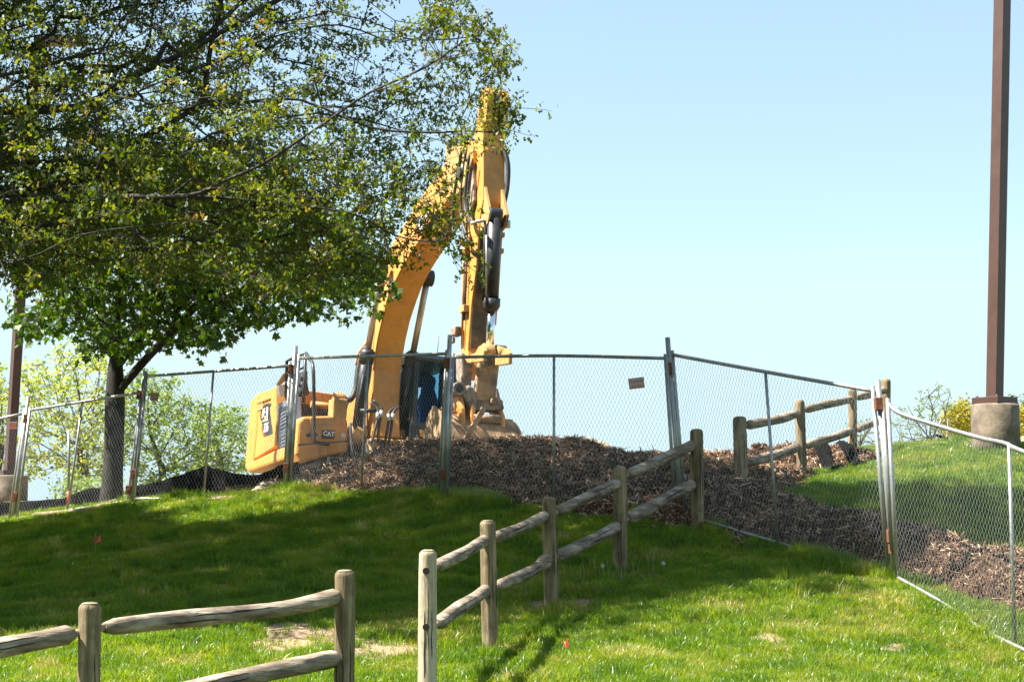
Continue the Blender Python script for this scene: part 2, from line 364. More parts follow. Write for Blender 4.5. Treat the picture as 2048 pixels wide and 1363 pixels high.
for a0, b0 in fx[5:]: ex.append(np.stack([a0+rng.normal(0, .18, 40), b0+rng.normal(0, .15, 40)], 1))
p450 = ground(452, 985, 20, 30); ex.append(np.stack([p450[0]+rng.normal(0, .25, 120), p450[1]-.4+rng.normal(0, .3, 120)], 1))
ex = np.concatenate(ex); x2 = np.concatenate([x2[t_], ex[:, 0]]); y2 = np.concatenate([y2[t_], ex[:, 1]]); z2 = T(x2, y2)
k2 = (ridge(x2, y2) < z2) & (bare_mask(x2, y2) < .4); x2, y2, z2 = x2[k2], y2[k2], z2[k2]; N2 = len(x2)
scatter('grass_tufts', np.stack([x2, y2, z2], 1), np.stack([rng.normal(0, .2, N2), rng.normal(0, .2, N2), rng.uniform(0, 6.28, N2)], 1), rng.uniform(.7, 1.4, N2), gt,
        'longer unmown grass tufts along fence bottoms and in patches of lawn', 'grass', m_grass)
# wood chips
m_chip = newmat('wood chips'); mm, n, L, b = m_chip; m_chip = mm
oi = n.new('ShaderNodeObjectInfo'); r = ramp(n, [(0, (.025, .013, .007)), (.33, (.085, .045, .024)), (.58, (.21, .115, .065)), (.82, (.40, .25, .155)), (1, (.6, .45, .32))]); L.new(oi.outputs['Random'], r.inputs[0])
L.new(r.outputs[0], b.inputs['Base Color']); b.inputs['Roughness'].default_value = .85; b.inputs['Specular IOR Level'].default_value = .2
def chipgroup():
    m = MB()
    for _ in range(4):
        l = random.choice([.02, .03, .045, .06, .09, .14])*random.uniform(.8, 1.2); c = (random.uniform(-.05, .05), random.uniform(-.05, .05), random.uniform(0, .012))
        rt = Matrix.Rotation(random.uniform(0, 3.14), 3, 'Z') @ Matrix.Rotation(random.uniform(-.6, .6), 3, 'Y') @ Matrix.Rotation(random.uniform(-.8, .8), 3, 'X')
        m.box(c, (l, random.uniform(.004, .013), random.uniform(.002, .006)), rt)
    return np.array(m.v), [len(f) for f in m.f], [i for f in m.f for i in f]
cv = [variant('wood_chip_group', *chipgroup(), m_chip) for _ in range(10)]
x = rng.uniform(-5.5, 9.5, 170000); y = rng.uniform(15.5, 30, 170000)
rz = ridge(x, y); tz = T(x, y); px, py = proj(np.stack([x, y, rz], 1))
keep = (rz > tz+.0+.03*rng.standard_normal(len(x))) & (px > -300) & (px < 2350) & (rz > tz-.09)
x, y, z = x[keep], y[keep], np.maximum(rz, tz)[keep]
eps = .1; gxn = (ridge(x+eps, y)-ridge(x-eps, y))/(2*eps); gyn = (ridge(x, y+eps)-ridge(x, y-eps))/(2*eps); N3 = len(x)
# a loose heap: everything tilts with the flank plus its own tumble
scatter('wood_chips', np.stack([x, y, z+.004], 1), np.stack([np.arctan(gyn)+rng.normal(0, .35, N3), -np.arctan(gxn)+rng.normal(0, .35, N3), rng.uniform(0, 6.28, N3)], 1)*np.array([1, 1, 1]), rng.uniform(.45, 1.25, N3), cv,
        'brown shredded wood chips heaped over the long mulch mound', 'wood chips', m_chip)
# longer sticks lying on the mulch
m_stick = pm('stick', [(.3, (.16, .10, .06)), (.7, (.42, .29, .18))], 10, .85)
sb = MB()
for k in range(420):
    while True:
        i = rng.integers(0, N3); 
        if rng.random() < .9: break
    a = rng.uniform(0, 3.14); l = rng.uniform(.08, .22); dx, dy = math.cos(a)*l/2, math.sin(a)*l/2; e = rng.uniform(-.02, .05)
    p0 = (x[i]-dx, y[i]-dy, MT(x[i]-dx, y[i]-dy)+.012); p1 = (x[i]+dx, y[i]+dy, MT(x[i]+dx, y[i]+dy)+.012+max(e, 0))
    sb.tube([p0, p1], rng.uniform(.003, .008), 4, smooth=False)
tag(sb.build('wood_splinters', m_stick), 'long pale wood splinters strewn over the mulch mound', 'wood chips', kind='stuff')
print('rid', [[round(float(v),2) for v in r[2:]] for P in RIDP for r in P]); print('grass', N_, 'tufts', N2, 'chips', N3)

# ------------------------------------------------------------------ excavator
TH, PN, RL = R(22), R(2.5), R(3.5)
ef = np.array([math.sin(TH), -math.cos(TH), 0]); el = np.array([math.cos(TH), math.sin(TH), 0]); eu = np.array([0, 0, 1.])
ef, eu = ef*math.cos(PN)+eu*math.sin(PN), eu*math.cos(PN)-ef*math.sin(PN)
el, eu = el*math.cos(RL)-eu*math.sin(RL), eu*math.cos(RL)+el*math.sin(RL)
EO = U(715, 872, 36)-(0.35*ef-.28*el+1.75*eu)
EM = Matrix(((ef[0], el[0], eu[0], EO[0]), (ef[1], el[1], eu[1], EO[1]), (ef[2], el[2], eu[2], EO[2]), (0, 0, 0, 1)))
def SP(px, py, yl):
    d = ray(px, py); t = (yl-(CAM-EO)@el)/(d@el); p = CAM+d*t-EO; return float(p@ef), float(p@eu)
def FP(px, py, xl):
    d = ray(px, py); t = (xl-(CAM-EO)@ef)/(d@ef); p = CAM+d*t-EO; return float(p@el), float(p@eu)
def E3(px, py, xl): a, b = FP(px, py, xl); return (xl, a, b)
YEL = pm('machine yellow', [(.35, (.58, .235, .04)), (.65, (.65, .285, .06))], 2.5, .5, bump=.08, bscale=8, dirt=(.24, .15, .08), dscale=2.2, damt=.6)
YELD = pm('worn yellow steel', [(.3, (.40, .20, .06)), (.6, (.52, .29, .09))], 3, .7, bump=.3, bscale=14, dirt=(.10, .07, .05), dscale=3.2, damt=.85)
BUCK = pm('muddy bucket steel', [(.3, (.18, .115, .07)), (.55, (.40, .25, .13)), (.75, (.52, .36, .22))], 3.5, .85, bump=.5, bscale=14, dirt=(.09, .06, .04), dscale=2.6, damt=.8)
MUD = pm('dried mud steel', [(.3, (.14, .10, .075)), (.6, (.34, .27, .21))], 6, .9, bump=.6, bscale=18, dirt=(.05, .04, .03), dscale=4, damt=.8)
BLK = pm('black paint', [(.3, (.012, .012, .014)), (.7, (.03, .03, .034))], 5, .45, dirt=(.10, .085, .07), dscale=4, damt=.4)
RUB = pm('black rubber', [(.3, (.012, .012, .012)), (.7, (.028, .027, .026))], 8, .6, dirt=(.14, .12, .10), dscale=6, damt=.5)
GRILL = pm('dark grille', [(.3, (.10, .11, .15)), (.7, (.17, .18, .23))], 3, .45)
CHR = pm('chrome rod', [(.3, (.75, .75, .78)), (.7, (.85, .85, .87))], 3, .12, 1.)
RODD = pm('dusty rod', [(.3, (.36, .30, .25)), (.7, (.55, .48, .42))], 5, .35, .6)
SIL = pm('silver fitting', [(.3, (.35, .34, .32)), (.7, (.55, .54, .5))], 9, .45, .5)
WHT = pm('white print', [(.3, (.72, .72, .72)), (.7, (.8, .8, .8))], 5, .5)
RED = pm('red print', [(.3, (.5, .03, .02)), (.7, (.6, .05, .03))], 5, .5)
BLUEGL, n, L, b = newmat('cab glass')
b.inputs['Base Color'].default_value = (.35, .6, .75, 1); b.inputs['Transmission Weight'].default_value = 1; b.inputs['Roughness'].default_value = .03; b.inputs['IOR'].default_value = 1.05
b.inputs['Specular IOR Level'].default_value = .6
SEAT = pm('seat cloth', [(.3, (.03, .06, .17)), (.7, (.045, .09, .24))], 6, .8)
exc = empty('excavator', None, 'large yellow tracked excavator parked behind the mulch mound with raised boom', 'excavator', M=EM)
def eb(mb, name, mat, bevel=.02, parent=None): return mb.build(name, mat, parent or exc, bevel=bevel)

# undercarriage
tr = MB()
for s in (-1, 1):
    prof = [(-2.0, .12), (-2.35, .45), (-2.1, .85), (2.1, .85), (2.35, .45), (2.0, .12)]
    m = MB(); m.prism(prof, s*1.3-.3, s*1.3+.3); tk = eb(m, 'track', BLK, .03)
    g_ = MB()
    for k in range(26): g_.box((-2.0+k*.16, s*1.3, .885), (.05, .6, .06))
    eb(g_, 'track_pads', RUB, 0, tk)
m = MB(); m.box((0, 0, .6), (2.6, 2.0, .5)); m.tube([(0, 0, .8), (0, 0, 1.12)], .7, 24); eb(m, 'undercarriage', BLK)
m = MB(); m.box((-.9, .15, 1.13), (4.4, 2.5, .16)); eb(m, 'deck', BLK)
# upper body: rear counterweight with lower skirt and engine housing, traced on the right flank (y=-1.55)
YR = -1.55
def sp(l, yl): return [SP(a, b, yl) for a, b in l]
body_sil = sp([(489,938),(491,900),(495,830),(500,797),(506,790),(555,772),(562,772),(584,892),(580,912),(497,944)], YR)
m = MB(); 
# counterweight (rear end of the flank)
cw = sp([(489,936),(492,890),(500,800),(507,791),(517,786),(512,860),(505,932),(503,943),(494,944)], YR)
m.prism(cw, YR, 1.45); eb(m, 'counterweight', YEL, .07)
xr, zt = SP(511, 789, YR); xf, zt2 = SP(553, 775, YR); zb = SP(511, 915, YR)[1]; zbf = SP(556, 895, YR)[1]
side = sp([(512,787),(552,774),(553,890),(508,918)], YR+.03)
m = MB(); m.prism(side, YR+.03, YR+.22); fl = eb(m, 'side_door', YEL, .025)
m = MB(); m.prism(sp([(512,800),(545,788),(545,795),(512,808)], YR), YR-.005, YR+.10); eb(m, 'door_crease', YEL, .012, fl)
m = MB(); m.prism(sp([(515,806),(526,803),(526,817),(514,822)], YR+.02), YR+.012, YR+.1); eb(m, 'vent', YELD, .004, fl)
m = MB(); m.prism(sp([(543,776),(553,773),(556,888),(550,893)], YR), YR-.03, YR+.2); eb(m, 'corner_post', YEL, .03)
xa = xr-.05; xb = xf
m = MB(); m.prism([(xr-.1, zb), (xr-.1, zt2-.12), (xf-.1, zt2-.06), (xf-.1, zb)], YR+.2, 1.42); eb(m, 'engine_housing', YEL, .05)
# engine hood bar facing forward (orange wall behind handrails)
h = [FP(a, b, xf-.1) for a, b in [(556,774),(600,780),(600,802),(556,812)]]
# hood front edge: raised rim seen over the grille doors
y0, z0 = FP(558, 772, xf); y1, z1 = FP(695, 790, xf)
m = MB(); m.prism([(y0, z0), (y1, z0-.06), (y1, z0-.30), (y0, z0-.38)], xf-.14, xf-.02, 'yz'); eb(m, 'hood_rim', YEL, .02)
m = MB(); m.prism([(y0+.25, z0-.31), (y1, z0-.30), (y1, z0-.75), (y0+.25, z0-.85)], xf-.1, xf+.0, 'yz'); eb(m, 'radiator_bay', BLK, .01)
m = MB(); ya, za = FP(622, 808, xf+.3); yb, zb_ = FP(690, 816, xf+.3)
m.tube([(xf+.3, ya, za), (xf+.3, yb, zb_)], .07, 10); eb(m, 'air_duct', YEL, 0)
# grille doors (dark blue grey) in front of the side door
gd = sp([(555,807),(590,793),(594,884),(556,898)], YR)
m = MB(); m.prism(gd, YR+.0, YR+.12); g0 = eb(m, 'grille_door', GRILL, .012)
for (q0, q1) in (((559, 817), (586, 806)), ((560, 853), (587, 842))):
    (a1, c1), (a2, c2) = SP(*q0, YR), SP(*q1, YR)
    m = MB(); t = .045
    m.prism([(a1, c1), (a2, c2), (a2, c2-t*1.6), (a1, c1-t*1.6)], YR-.012, YR+.03); m.prism([(a1, c1), (a1+.14, c1+.03), (a1+.14, c1-.62), (a1, c1-.66)], YR-.01, YR+.03)
    eb(m, 'grille_frame', BLK, 0, g0)
    g_ = MB()
    for k in range(7):
        zz = c1-.13-k*.07; g_.prism([(a1+.18, zz), (a2, zz+.05), (a2, zz+.03), (a1+.18, zz-.02)], YR-.018, YR+.02)
    eb(g_, 'louvre', GRILL, 0, g0)
# lower skirt along the flank
m = MB(); m.prism(sp([(489,930),(505,922),(556,897),(594,884),(600,880),(600,908),(560,922),(497,944)], YR), YR-.02, -1.0); eb(m, 'side_skirt', YEL, .05)
# flank decal
def textmesh(body, size, name, mat, M, parent, extr=.003, shear=0., bold=0.):
    cu = bpy.data.curves.new(name, 'FONT'); cu.body = body; cu.size = size; cu.extrude = extr; cu.align_x = 'CENTER'; cu.align_y = 'CENTER'; cu.shear = shear; cu.offset = bold
    cu.resolution_u = 3
    to = bpy.data.objects.new(name, cu); col.objects.link(to)
    me = bpy.data.meshes.new_from_object(to.evaluated_get(bpy.context.evaluated_depsgraph_get())); col.objects.unlink(to); bpy.data.objects.remove(to)
    me.name = name; me.transform(M); me.materials.clear()
    return link(name, me, mat, parent)
yd = YR+.03
m = MB(); m.prism(sp([(528,809),(538,805),(546,866),(535,871),(529,872),(524,845)], yd), yd-.006, yd+.02); dc = eb(m, 'decal', BLK, 0, fl)
m = MB(); m.prism(sp([(527,817),(537,813),(536,840),(525,843)], yd), yd-.010, yd-.006); eb(m, 'decal_panel', WHT, 0, fl)
m = MB(); m.prism(sp([(524,852),(527,856),(530,872),(528,873),(525,862)], yd), yd-.010, yd-.006); eb(m, 'decal_stripe', RED, 0, fl)
m = MB(); m.prism(sp([(528,841),(531,833),(535,838)], yd), yd-.016, yd-.010); eb(m, 'logo_triangle', YEL, 0, fl)
def side_text(body, px, py, size, name, mat, off, rot=0., par=fl):
    a, c = SP(px, py, yd)
    # text x axis runs along -forward .. +forward so it reads from the machine's right
    M = Matrix(((1, 0, 0, a), (0, 0, -1, yd-off), (0, 1, 0, c), (0, 0, 0, 1))) @ Matrix.Rotation(rot, 4, 'Z')
    return textmesh(body, size, name, mat, M, par, .002, bold=.012*size)
# the logo is read from the right-hand side: forward axis points right in the picture
side_text('CAT', 531.5, 826, .42, 'logo_lettering', BLK, .014)
side_text('336', 533, 855, .26, 'model_number', WHT, .010)
# front right tool box with logo plate
XB = 1.0
cb = [FP(a, b, XB) for a, b in [(598,838),(604,832),(690,830),(696,836),(697,905),(600,925),(594,912)]]
ycl = cb[0][0]
xbk = SP(590, 880, YR)[0]
m = MB(); m.prism([(YR-.1, cb[0][1]-.04), (YR-.02, cb[1][1]), (cb[2][0], cb[2][1]), (cb[3][0], cb[3][1]-.05), (cb[4][0], cb[4][1]+.02), (cb[5][0], cb[5][1]), (YR-.12, cb[6][1]+.05)], xbk-.05, XB, 'yz'); tb = eb(m, 'tool_box', YEL, .05)
m = MB()
l1 = [FP(a, b, XB+.01) for a, b in [(621,835),(692,833),(692,846),(621,850)]]
m.prism(l1, XB-.02, XB+.012, 'yz'); eb(m, 'lid', YEL, .01, tb)
m = MB(); s1 = [FP(a, b, XB) for a, b in [(596,888),(697,880),(697,882.5),(596,890.5)]]; m.prism(s1, XB-.01, XB+.006, 'yz'); eb(m, 'seam', BLK, 0, tb)
s2 = [FP(a, b, XB+.02) for a, b in [(645,860),(670,860),(669,877),(644,876)]]
m = MB(); m.prism(s2, XB-.01, XB+.02, 'yz'); pl = eb(m, 'logo_plate', BLK, 0, tb)
c0 = FP(657.5, 867, XB+.02)
Mt = Matrix(((0, 0, 1, XB+.023), (1, 0, 0, c0[0]), (0, 1, 0, c0[1]), (0, 0, 0, 1)))
textmesh('CAT', .115, 'logo_lettering', WHT, Mt, tb, .002, bold=.004)
t1 = [FP(a, b, XB+.03) for a, b in [(654,872.5),(657.5,868.5),(661,872.5)]]
m = MB(); m.prism(t1, XB+.02, XB+.03, 'yz'); eb(m, 'logo_triangle', YEL, 0, tb)
m = MB(); q = FP(686, 870, XB); m.tube([(XB-.02, q[0], q[1]), (XB+.03, q[0], q[1])], .05, 14); eb(m, 'lamp', SIL, 0, tb)
m = MB(); q = FP(622, 870, XB); m.tube([(XB-.02, q[0]-.05, q[1]), (XB+.04, q[0]-.05, q[1])], .04, 10); q = FP(630, 869, XB); m.tube([(XB-.02, q[0], q[1]), (XB+.04, q[0], q[1])], .04, 10); eb(m, 'bolts', BLK, 0, tb)
# service bay between box and body
m = MB(); m.prism([(YR+.15, cb[1][1]-.02), (cb[2][0], cb[2][1]-.02), (cb[2][0], 1.25), (YR+.15, 1.25)], xf, xbk+.1, 'yz'); eb(m, 'service_bay', BLK, .02)
# handrails
XH = 1.08
def pipe(pts, r, name, mat=BLK, par=None): m = MB(); m.tube(pts, r, 8); return eb(m, name, mat, 0, par)
hr = pipe(smooth_path([E3(612,706,.2), E3(618,716,.5), E3(626,732,XH), E3(628,800,XH), E3(628,868,XH), E3(632,883,XH), E3(656,887,XH)], 4), .035, 'handrail')
pipe([E3(656,887,XH), E3(656,889,XB-.05)], .03, 'rail_foot', par=hr)
h2 = pipe([E3(572,795,-.6), E3(574,722,-.6), E3(582,718,-.45), E3(611,706,.15), E3(609,770,.15), E3(607,805,.15)], .035, 'handrail')
pipe([E3(572,764,-.6), E3(600,770,.1)], .028, 'crossbar', par=h2); pipe([E3(573,748,-.6), E3(608,734,.15)], .028, 'crossbar', par=h2)
pipe([E3(603,775,-.2), E3(606,770,-.2), E3(609,745,-.2)], .06, 'exhaust_stack')
m = MB(); m.prism([FP(a, b, -.2) for a, b in [(598,790),(603,768),(604,742),(613,742),(613,768),(617,790)]], -.45, -.1, 'yz'); eb(m, 'precleaner', BLK, .02)
q = E3(566, 758, -.75)
m = MB(); m.prism([FP(a, b, -.75) for a, b in [(553,768),(566,747),(571,745),(573,751),(570,761),(560,770),(555,771)]], -.80, -.68, 'yz'); eb(m, 'mirror', YEL, .02)
m = MB(); m.prism([FP(a, b, -.9) for a, b in [(556,771),(570,768),(571,790),(558,792)]], -1.0, -.85, 'yz'); eb(m, 'tank_cap', WHT, .02)

# boom: right flank outline traced, then given its real width
YB0, YB1 = -.28, .27
bb = sp([(930,280),(908,297),(890,326),(862,364),(840,397),(824,423),(806,452),(782,491),(766,524),(757,560),(748,615),(738,680),(725,730),(706,780),(692,822),(690,860)], YB0)
bf = sp([(720,885),(745,870),(744,800),(747,740),(752,705),(757,675),(766,635),(779,595),(789,568),(801,543),(818,514),(836,487),(860,450),(885,415),(910,380),(930,350),(945,325),(945,300)], YB0)
m = MB(); m.prism(bb+bf, YB0, YB1); boom = eb(m, 'boom', YEL, .02)
# flange plates standing proud along the boom edges
m = MB()
m.prism(bf[3:16]+[(a-.03, c+.045) for a, c in bf[3:16]][::-1], YB0-.02, YB0-.001); eb(m, 'boom_flange', YEL, 0, boom)
# underside weld seam plates
def on_under(i, t, yl): 
    a, b = bf[i], bf[i+1]; return (a[0]+(b[0]-a[0])*t, yl, a[1]+(b[1]-a[1])*t)
# boom lettering (mostly behind the oak branches)
def boom_text(body, px, py, size, name, mat, rot):
    a, c = SP(px, py, YB0)
    M = Matrix(((1, 0, 0, a), (0, 0, -1, YB0-.006), (0, 1, 0, c), (0, 0, 0, 1))) @ Matrix.Rotation(rot, 4, 'Z')
    return textmesh(body, size, name, mat, M, boom, .002, bold=.01*size)
slope = math.atan2(bb[3][1]-bb[6][1], bb[3][0]-bb[6][0])
m = MB(); m.prism(sp([(832,440),(842,428),(846,454),(838,466)], YB0), YB0-.005, YB0+.0); eb(m, 'boom_decal', BLK, 0, boom)
boom_text('CAT', 850, 436, .34, 'boom_lettering', WHT, slope)
m = MB(); m.prism(sp([(830,459),(839,466),(842,474),(835,474)], YB0), YB0-.007, YB0); eb(m, 'boom_stripe', RED, 0, boom)
# boom pipes on the back
for k, yy in enumerate((-.16, -.06, .06, .16)):
    pts = [(a-.05*0, yy, c+.07) for a, c in bb[1:14]]
    m = MB(); m.tube([(p[0]-.04, p[1], p[2]+.02) for p in pts], .022, 6); eb(m, 'hydraulic_line', YELD if k % 2 else BLK, 0, boom)
for i in (2, 5, 8, 11):
    a, c = bb[i]; m = MB(); m.box((a-.04, 0, c+.07), (.1, .48, .08)); eb(m, 'pipe_clamp', YELD, .005, boom)
# pivot boss and mount plates
q = SP(764, 532, YB0)
m = MB(); m.tube([(q[0], -.62, q[1]), (q[0], .62, q[1])], .17, 18); eb(m, 'cylinder_boss', YELD, .02, boom)
foot = SP(712, 872, YB0)
for yy in (-.42, .36):
    m = MB(); m.prism([(foot[0]-.5, 1.2), (foot[0]-.2, foot[1]+.15), (foot[0]+.1, foot[1]+.2), (foot[0]+.35, foot[1]-.1), (foot[0]+1.1, 1.5), (foot[0]+1.3, 1.2)], yy, yy+.06); eb(m, 'boom_bracket', BLK, .01)
m = MB(); m.box((foot[0]+.75, 0, 1.36), (1.1, .72, .5)); eb(m, 'swing_frame', YELD, .03)
# boom lift cylinders: barrels from the frame front up, rods to the boss
def cylinder(yl, p_top, p_neck, p_bot, rb, rr, rodmat, label=None):
    T3 = (SP(*p_top, yl)[0], yl, SP(*p_top, yl)[1]); N3_ = (SP(*p_neck, yl)[0], yl, SP(*p_neck, yl)[1]); B3 = (SP(*p_bot, yl)[0], yl, SP(*p_bot, yl)[1])
    m = MB(); m.tube([B3, N3_], rb, 20); cy = eb(m, 'lift_cylinder', BLK, 0)
    v = Vector(T3)-Vector(N3_); u = v.normalized()
    m = MB(); m.tube([Vector(N3_)-u*.25, Vector(N3_)-u*.02, Vector(N3_), Vector(N3_)+u*.03], [rb*1.22, rb*1.22, rb*1.0, rb*.8], 20); eb(m, 'gland', BLK, 0, cy)
    m = MB(); m.tube([N3_, T3], rr, 16); eb(m, 'rod', rodmat, 0, cy)
    m = MB(); m.tube([(T3[0], yl-.1, T3[2]), (T3[0], yl+.1, T3[2])], .16, 16); eb(m, 'rod_eye', BLK, .01, cy)
    pp = Vector(B3)+Vector((.16, -.0, 0)); m = MB(); m.tube([pp+Vector((0, -.1, .1)), Vector(N3_)+Vector((.14, -.1, -.5))], .03, 8); eb(m, 'feed_pipe', RUB, 0, cy)
    m = MB(); m.tube([(B3[0], yl-.15, B3[2]), (B3[0], yl+.15, B3[2])], .2, 16); eb(m, 'base_eye', YELD, .01, cy)
    return cy
cylinder(-.48, (762,540), (736,700), (714,868), .115, .062, RODD)
cylinder(.46, (855,556), (826,706), (800,872), .115, .062, RODD)
# return line beside left cylinder
pipe(smooth_path([E3(762,545,1.2), E3(745,640,1.1), E3(735,680,1.05), E3(718,704,1.0), E3(712,730,.9)], 4), .02, 'hose', YEL)
# big corrugated hose
hose = pipe(smooth_path([E3(686,800,.9), E3(702,797,.9), E3(712,775,.85), E3(716,740,.8), E3(722,712,.75)], 6), .06, 'suction_hose', RUB)
q0 = E3(676, 808, .85); m = MB(); m.box((q0[0], q0[1], q0[2]-.1), (.35, .28, .38)); m.tube([(q0[0], q0[1]-.1, q0[2]+.12), (q0[0], q0[1]+.12, q0[2]+.12)], .11, 12); eb(m, 'valve_block', YELD, .02)
# hoses at the foot of the boom
for k, (a, b_, c, d) in enumerate([((741,805),(757,822),(752,850),(742,888)), ((746,800),(764,818),(758,850),(756,885)), ((790,815),(778,825),(776,850),(768,895)), ((800,812),(787,824),(783,852),(776,897))]):
    h_ = pipe(smooth_path([E3(*a, 1.55), E3(*b_, 1.65), E3(*c, 1.7), E3(*d, 1.75)], 5), .026, 'hose', RUB)
    p_ = E3(b_[0]-1, b_[1]+3, 1.66); q_ = E3(b_[0]-2, b_[1]+16, 1.68)
    pipe([p_, q_], .04, 'hose_fitting', SIL, h_)
for k, (a, b_) in enumerate([((735,879),(772,898)), ((740,900),(765,880)), ((700,845),(712,905))]):
    pipe(smooth_path([E3(*a, 1.7), E3((a[0]+b_[0])/2, max(a[1], b_[1])+4, 1.8), E3(*b_, 1.7)], 5), .03, 'hose', RUB)
m = MB(); c1 = E3(752, 821, 1.6); c2 = E3(720, 821, 1.5); m.tube([c1, c2], .04, 8); eb(m, 'hose_clamp', BLK, 0)
# cab
XC = 1.35; XCB = -.35
cy0, cz1 = FP(829, 716, XC); cy1, _ = FP(919, 722, XC); _, cz0 = FP(860, 905, XC)
cz1 = FP(870, 712, XC)[1]; czs = FP(870, 846, XC)[1]
CABM = pm('cab dark frame', [(.3, (.02, .022, .028)), (.7, (.04, .042, .05))], 4, .4)
cab = MB(); r_ = .085
for (px_, py_) in ((cy0, cy0+.11), (cy1-.11, cy1)):
    cab.box((XC-.05, (px_+py_)/2, (cz0+cz1)/2), (.12, .12, cz1-cz0)); cab.box((XCB, (px_+py_)/2, (cz0+cz1)/2), (.18, .12, cz1-cz0)); cab.box((.55, (px_+py_)/2, (cz0+cz1)/2), (.12, .12, cz1-cz0))
cab.box((.5, (cy0+cy1)/2, cz0+.06), (1.9, cy1-cy0, .12)); 
cab.box((XC-.03, (cy0+cy1)/2, czs-.05), (.1, cy1-cy0, .1))
cab = eb(cab, 'cab_frame', CABM, .03)
m = MB(); m.prism([(XCB-.1, cz1-.10), (XCB, cz1+.03), (XC-.1, cz1+.03), (XC+.1, cz1-.07), (XC+.06, cz1-.13), (XCB-.1, cz1-.13)], cy0-.03, cy1+.03); eb(m, 'roof', BLK, .03, cab)
m = MB(); m.box((XC+.02, (cy0+cy1)/2, (czs+cz1)/2-.02), (.012, cy1-cy0-.2, cz1-czs-.2)); eb(m, 'windscreen', BLUEGL, 0, cab)
m = MB(); m.box((XC+.0, (cy0+cy1)/2, (cz0+czs)/2), (.03, cy1-cy0-.2, czs-cz0-.15)); eb(m, 'lower_panel', BLK, 0, cab)
m = MB(); m.box((XC+.035, cy0+.42, czs-.22), (.03, .5, .13)); eb(m, 'front_label', YEL, .004, cab)
for yy in (cy0+.04, cy1-.03):
    m = MB(); m.box((.5, yy, (czs+cz1)/2), (1.5, .012, cz1-czs-.2)); eb(m, 'side_window', BLUEGL, 0, cab)
    m = MB(); m.box((.5, yy, (cz0+czs)/2), (1.7, .03, czs-cz0)); eb(m, 'door_panel', BLK, .01, cab)
# rear wall with window opening (sky is seen through the cab)
wz0, wz1 = czs+.25, cz1-.38
m = MB(); yc = (cy0+cy1)/2; m.box((XCB, yc, (cz0+wz0)/2), (.06, cy1-cy0-.2, wz0-cz0)); m.box((XCB, yc, (cz1+wz1)/2), (.06, cy1-cy0-.2, cz1-wz1)); m.box((XCB, cy1-.13, (wz0+wz1)/2), (.06, .12, wz1-wz0))
eb(m, 'rear_wall', SEAT, .03, cab)
ys_, zs_ = FP(860, 775, .3)
m = MB(); m.prism([(ys_-.22, cz0+.5), (ys_-.20, zs_-.25), (ys_-.12, zs_-.02), (ys_-.12, zs_+.14), (ys_-.08, zs_+.24), (ys_+.1, zs_+.24), (ys_+.12, zs_+.14), (ys_+.10, zs_-.02), (ys_+.2, zs_-.28), (ys_+.25, zs_-.7), (ys_+.25, cz0+.5)], .12, .34, 'yz'); eb(m, 'seat', SEAT, .05, cab)
m = MB(); m.box((.5, ys_, cz0+.42), (.6, .6, .16)); eb(m, 'seat_cushion', SEAT, .05, cab)
pipe([E3(874,712,.4), E3(878,672,.4)], .007, 'antenna', BLK)
pipe([(XC+.12, cy0+.03, cz1-.25), (XC+.14, cy0+.02, czs+.2)], .02, 'grab_rail', BLK)
m = MB(); m.box((.4, cy0-.12, 1.8), (.7, .2, .8)); eb(m, 'control_column', BLK, .03)

# stick: traced right flank, front plate at its real width
YS0, YS1 = -.2, .2
sb1 = sp([(963,205),(957,228),(950,262),(944,300),(938,340),(932,400),(928,435),(926,500),(925,564),(923,640),(921,705)], YS0)
sf1 = sp([(938,742),(935,700),(942,611),(951,541),(956,470),(961,425),(966,400),(966,300),(965,225)], YS0)
m = MB(); m.prism(sb1+[(sf1[0][0]-.35, sf1[0][1]-.1)]+sf1, YS0, YS1); stick = eb(m, 'stick', YEL, .015)
# nose fork at the top
tp = SP(966, 205, YS0); 
for y0_, y1_ in ((YS0, YS0+.11), (YS1-.11, YS1)):
    m = MB(); c = (tp[0]-.02, tp[1]+.03)
    m.prism([(c[0]+.24*math.cos(t), c[1]+.24*math.sin(t)) for t in np.linspace(-.5, 3.64, 14)]+[(c[0]-.26, c[1]-.4), (c[0]+.2, c[1]-.4)], y0_, y1_); eb(m, 'fork_plate', YEL, .015, stick)
m = MB(); m.tube([(tp[0]-.02, YS0+.02, tp[1]+.05), (tp[0]-.02, YS1-.02, tp[1]+.05)], .13, 16); eb(m, 'fork_pin', BLK, 0, stick)
# side doubler plates around the boom pin (muddy)
pc = SP(938, 345, YS0)
m = MB(); m.prism(sp([(936,300),(946,330),(948,400),(940,430),(930,420),(926,350)], YS0-.06), YS0-.07, YS0-.01); eb(m, 'pin_plate', MUD, .015, stick)
for y0_ in (YS0-.12, YS1+.06):
    m = MB(); m.prism(sp([(906,292),(935,290),(948,330),(946,372),(925,395),(905,370)], YS0), y0_-.02, y0_+.05); eb(m, 'boom_nose_plate', YELD, .02, boom)
m = MB(); m.tube([(pc[0], -.4, pc[1]), (pc[0], .4, pc[1])], .13, 16); eb(m, 'boom_pin', BLK, 0, boom)
# recess plates at the cylinder mount on the stick face
xs_, zs2 = SP(966, 410, YS0)
for y0_ in (YS0+.02, YS1-.08):
    m = MB(); m.prism([(xs_-.05, zs2+.35), (xs_+.12, zs2+.05), (xs_+.26, zs2-.18), (xs_+.2, zs2-.35), (xs_-.15, zs2-.45)], y0_, y0_+.06); eb(m, 'cylinder_bracket', YELD, .01, stick)
